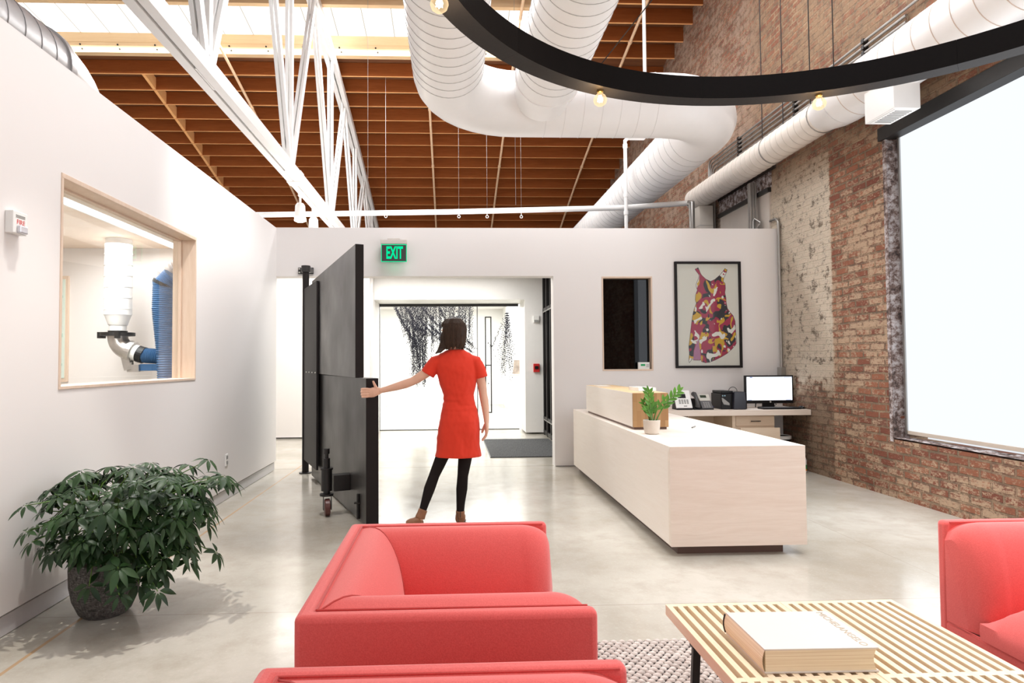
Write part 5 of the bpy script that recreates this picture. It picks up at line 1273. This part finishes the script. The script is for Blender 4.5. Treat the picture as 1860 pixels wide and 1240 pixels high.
# small glossy plant on the desk
zp = thing('desk_plant', 'small glossy green plant in a white pot on the reception desk', 'plant', (1.624, 5.02, ZT))
c0 = Vector((1.624, 5.02, ZT))
b = MB(); b.lathe([(.048,0),(.056,.006),(.064,.045),(.068,.112),(.064,.114),(.060,.10)], c0, 32); b.build('pot', M['concrete_pot'], zp, smooth='auto')
b = MB(); b.lathe([(.061,.100),(.005,.104)], c0, 24); b.build('soil', M['soil'], zp)
rr = random.Random(8)
for (tip, n, L) in (((-.028,-.01,.34),9,.075),((-.06,.01,.25),6,.062),((.012,.0,.23),6,.062),((-.045,-.03,.20),5,.06),((.10,.01,.27),5,.062),((.235,.02,.345),11,.075),((.03,.03,.19),4,.055)):
    tip = Vector(tip); p0 = c0+Vector((tip.x*.18, tip.y, .10)); p2 = c0+tip; p1 = (p0+p2)/2+Vector((-tip.x*.12, 0, .03))
    pts = [p0*(1-f)**2+p1*(2*f*(1-f))+p2*f*f for f in [i/8 for i in range(9)]]
    b = MB(); b.tube(pts, [.007-.0005*i for i in range(9)], 8); st = b.build('stem', M['green_stem'], zp, smooth=True)
    b = MB()
    for i in range(n):
        f = .30+.68*i/(n-1); k = f*8; i0 = min(7, int(k)); p = pts[i0].lerp(pts[i0+1], k-i0); d = (pts[i0+1]-pts[i0]).normalized()
        s = d.cross(Vector((0,-1,.25))).normalized()*(1 if i % 2 else -1)
        dd = (d*.95+s*.75+Vector((0,rr.uniform(-.25,.15),.05))).normalized()
        leaflet(b, p, dd, Vector((0,-1,.35)).normalized(), L*(1-.25*abs(f-.6)), L*.40, .05, 6, .3)
    leaflet(b, pts[-1]-(pts[-1]-pts[-2])*.3, (pts[-1]-pts[-2]).normalized(), Vector((0,-1,.3)), L*.85, L*.34, .0, 6, .3)
    b.build('foliage', M['zz_leaf'], st, smooth=True, fix=False)
# ================================================================ hanging beaded net sculptures in the gallery
def strand(b, pts, step, size, rr, jit=.022):
    for p, q in zip(pts, pts[1:]):
        L = (q-p).length; n = max(1, int(L/step)); d = (q-p).normalized()
        for i in range(n):
            c = p.lerp(q, i/n)+Vector((rr.uniform(-jit,jit), rr.uniform(-jit,jit), 0)); s = size*rr.uniform(.6,1.25)
            sl = rr.choice((-1,1))*.9; ax_ = Vector((sl*.7, rr.uniform(-.4,.4), .75)).normalized(); sd_ = ax_.cross(Vector((0,1,0))).normalized(); th3 = ax_.cross(sd_)
            b.add([c-ax_*s, c+sd_*s*.42, c+ax_*s, c-sd_*s*.42, c+th3*s*.3, c-th3*s*.3], [(0,1,4),(1,2,4),(2,3,4),(3,0,4),(1,0,5),(2,1,5),(3,2,5),(0,3,5)])
NY = 15.2
def nx_(px): return (px-820)*NY/1130
def nz_(py): return 1.35+(656-py)*NY/1130
def P2(px, py, dy=0): return Vector((nx_(px), NY+dy, nz_(py)))
rr = random.Random(17)
o = thing('beaded_net', 'large draped net of black beads hanging in the white gallery', 'sculpture', (nx_(790), NY, .9))
b = MB()
def hang(x0, y0, x1, y1, n=1, sag=0, dy=.25, size=.020, step=.034):
    for k in range(n):
        d_ = rr.uniform(-dy, dy); a, c = P2(x0+rr.uniform(-2,2), y0, d_), P2(x1+rr.uniform(-2,2), y1+rr.uniform(-6,6), d_)
        pts = [a.lerp(c, f)+Vector((0,0,-sag*math.sin(PI*f)*NY/1130)) for f in [i/6 for i in range(7)]]
        strand(b, pts, step, size, rr)
for i in range(64):                      # main curtain, uneven lower hem
    px = 718+140*i/63
    px += rr.uniform(-1,1)
    if px < 745: top, bot = 556, 600+ (px-718)*2.4
    elif px < 778: top, bot = 556, rr.uniform(660, 702)
    elif px < 838: top, bot = 556, rr.uniform(585, 655)
    else: top, bot = 556, rr.uniform(600, 645)
    hang(px, top, px+rr.uniform(-6,6)+(18 if px < 745 else 0), bot, 6 if 750 < px < 776 or i % 4 == 0 else 3)
for (x0,y0,x1,y1,s) in ((740,560,800,600,24),(760,575,835,615,20),(800,560,860,640,14),(720,560,770,640,8),(830,575,864,635,10),(770,560,845,570,30),(742,580,775,600,10),(835,600,862,625,8),(780,590,850,590,22)):
    hang(x0, y0, x1, y1, 10, s, .4, .020, .034)
b.build('bead_net', M['bead'], o, fix=False)['kind'] = 'stuff'
b = MB()
for px in (745, 768, 792, 818, 846): b.tube([P2(px, 600), Vector((nx_(px), NY, 2.98))], .006, 5)
b.build('hanging_cord', M['dark_steel'], o)
o = thing('beaded_net', 'smaller bunched net of black beads seen through the glass door', 'sculpture', (nx_(915), NY+.4, 1.0))
b = MB(); NY += .4
for i in range(20):
    f = i/19; hang(921+2*f, 569, 905+32*f, rr.uniform(655, 698) if .1 < f < .9 else rr.uniform(640,660), 3, 0, .15, .018, .05)
for k in range(2): hang(920, 570, 893, 630, 1, 0, .1, .022); hang(893, 622, 918, 668, 1, 12, .1, .018, .1); hang(891, 632, 893, 622, 1)
b.build('bead_net', M['bead'], o, fix=False)['kind'] = 'stuff'
b = MB(); b.tube([P2(922,572), Vector((nx_(922), NY, 2.98))], .006, 5); b.build('hanging_cord', M['dark_steel'], o)
NY -= .4
# ================================================================ workshop behind the left window
WY = 6.3
def wx(px): return (px-810)*WY/1130
def wz(py): return 1.35+(656-py)*WY/1130
o = thing('fume_arm', 'articulated fume arm with white stack, cast elbow and blue hoses in the workshop', 'fume extractor', (wx(218), WY, 1.4))
x = wx(217)
b = MB(); b.lathe([(.125,wz(570)),(.12,2.583)], (x,WY,0), 28); b.lathe([(.085,wz(588)),(.12,wz(570))], (x,WY,0), 28); b.lathe([(.078,wz(604)),(.078,wz(586))], (x,WY,0), 28); b.build('stack', M['white'], o, smooth='auto')
seams((x,WY,wz(570)), (x,WY,2.55), .1235, .11, plain('stack_seam', (.72,.70,.68), .5), o, .05, w=.004)
b = MB(); b.lathe([(.155,wz(607)),(.155,wz(601))], (x,WY,0), 32); b.lathe([(.08,wz(601)),(.09,wz(598))], (x,WY,0), 24); b.box(x-.185,x-.13,WY-.03,WY+.03,wz(611),wz(600)); b.box(x+.05,x+.09,WY-.16,WY-.12,wz(612),wz(600)); b.build('swivel_flange', M['dark_steel'], o)
b = MB(); R_ = .155; ec = Vector((x+R_, WY, wz(607)))
pth = [Vector((x,WY,wz(603)))]+arc(ec, (-1,0,0), (0,0,-1), R_, 0, PI/2*.86, 8); b.tube(pth, .092, 24); b.build('cast_elbow', M['cast_metal'], o, smooth=True)
e1 = pth[-1]; dv = (pth[-1]-pth[-2]).normalized()
b = MB(); b.tube([e1-dv*.01, e1+dv*.035], .108, 24); b.build('elbow_flange', M['cast_metal'], o)
b = MB(); b.tube([e1+dv*.03, e1+dv*.09], .080, 24); b.build('white_cuff', M['white_plastic'], o)
b = MB(); b.tube([e1+dv*.085, e1+dv*.145], .083, 24); b.build('rubber_cuff', M['black_plastic'], o)
h0 = e1+dv*.14; h1 = h0+Vector((.26,0,-.02)); pts = []; rs = []
for i in range(61):
    pts.append(h0.lerp(h1, i/60)); rs.append(.071+.005*math.sin(PI/2*i))
b = MB(); b.tube(pts, rs, 20); b.build('short_hose', M['blue_hose'], o, smooth=True)
a0 = Vector((wx(241), WY-.02, wz(660))); b = MB(); b.obox(e1+Vector((-.02,-.06,-.05)), a0+Vector((0,-.04,-.04)), .02, .07); b.obox(e1+Vector((-.02,.06,-.05)), a0+Vector((0,.04,-.04)), .02, .07); b.box(wx(239),wx(259),WY-.06,WY+.06,wz(671),wz(658)); b.build('arm_bracket', M['cast_metal'], o)
b = MB(); b.box(wx(258), wx(330), WY-.03, WY+.03, wz(669), wz(657)); b.build('support_arm', M['blue_paint'], o, bevel=.004)
b = MB(); b.lathe([(.05,-.05),(.05,.05)], (wx(303), WY-.05, wz(645)), 18, 'y'); b.build('friction_joint', M['black_plastic'], o)
pts = []; rs = []
ctl = [Vector((wx(312),WY-.12,.75)), Vector((wx(311),WY-.12,wz(640))), Vector((wx(305),WY-.12,wz(560))), Vector((wx(306),WY-.12,wz(520))), Vector((wx(322),WY-.12,wz(503)))]
for i in range(4):
    n = [120,100,48,40][i]
    for k in range(n): pts.append(ctl[i].lerp(ctl[i+1], k/n)); rs.append((.062+.034*min(1, len(pts)/200))+.005*math.sin(PI/2*len(pts)))
b = MB(); b.tube(pts, rs, 20); b.build('long_hose', M['blue_hose'], o, smooth=True)
b = MB(); b.tube([ctl[1]+Vector((0,0,-.10)), ctl[1]+Vector((0,0,-.06))], .075, 20); b.tube([ctl[3]+Vector((-.005,0,.0)), ctl[3]+Vector((.01,0,.03))], .107, 20); b.build('hose_clamp', M['black_plastic'], o)
b = MB(); b.tube([Vector((wx(286),WY+.12,wz(515))), Vector((wx(293),WY+.10,wz(640)))], .03, 12); b.build('upright', M['blue_paint'], o)
pts = [Vector((wx(292),WY+.08,wz(512)))]+[Vector((wx(292+26*math.sin(a)), WY+.06, wz(497+14*(1-math.cos(0))-16*math.sin(a*1.2)))) for a in [k*.13 for k in range(1,13)]]
b = MB(); b.tube(pts, [.075+.009*(i % 2) for i in range(len(pts))], 18); b.build('grey_bellows', plain('bellows_grey', (.30,.27,.26), .6, var=.3, scale=30), o, smooth=True)
fa = [q for q in COL.objects if q.name == 'fume_arm'][0]; fa.location = ((218-810)*7.2/1130, 7.2, 1.407); fa.scale = (1.143,)*3
o = thing('linear_lamp', 'bright linear lamp recessed in the plywood workshop ceiling', 'lamp', (-3.25, 5.5, 2.72))
b = MB(); b.box(-3.32, -3.18, 3.0, 7.6, 2.735, 2.7595); b.build('diffuser', M['linear_glow'], o)
b = MB(); b.box(-3.34, -3.32, 3.0, 7.6, 2.72, 2.7595); b.box(-3.18, -3.16, 3.0, 7.6, 2.72, 2.7595); b.build('trim', M['white'], o)
o = thing('workshop_poster', 'pale green poster in a wood frame on the workshop wall', 'poster', (-4.6, 7.74, 1.2))
def qx(px): return (px-809)*7.74/1130
def qz(py): return 1.35+(656-py)*7.74/1130
b = MB(); b.box(qx(60), qx(131), 7.72, 7.75, qz(688), qz(500)); b.build('frame', M['window_wood'], o, bevel=.003)
b = MB(); b.box(qx(64), qx(126), 7.712, 7.72, qz(681), qz(506)); b.build('sheet', M['poster'], o)
b = MB()
for k, yy in enumerate((535, 552, 572, 602, 622, 640, 655)): b.box(qx(100), qx(123-(k % 3)*4), 7.708, 7.713, qz(yy+(7 if k in (2,3) else 4)), qz(yy))
b.build('printed_line', M['poster_ink'], o)
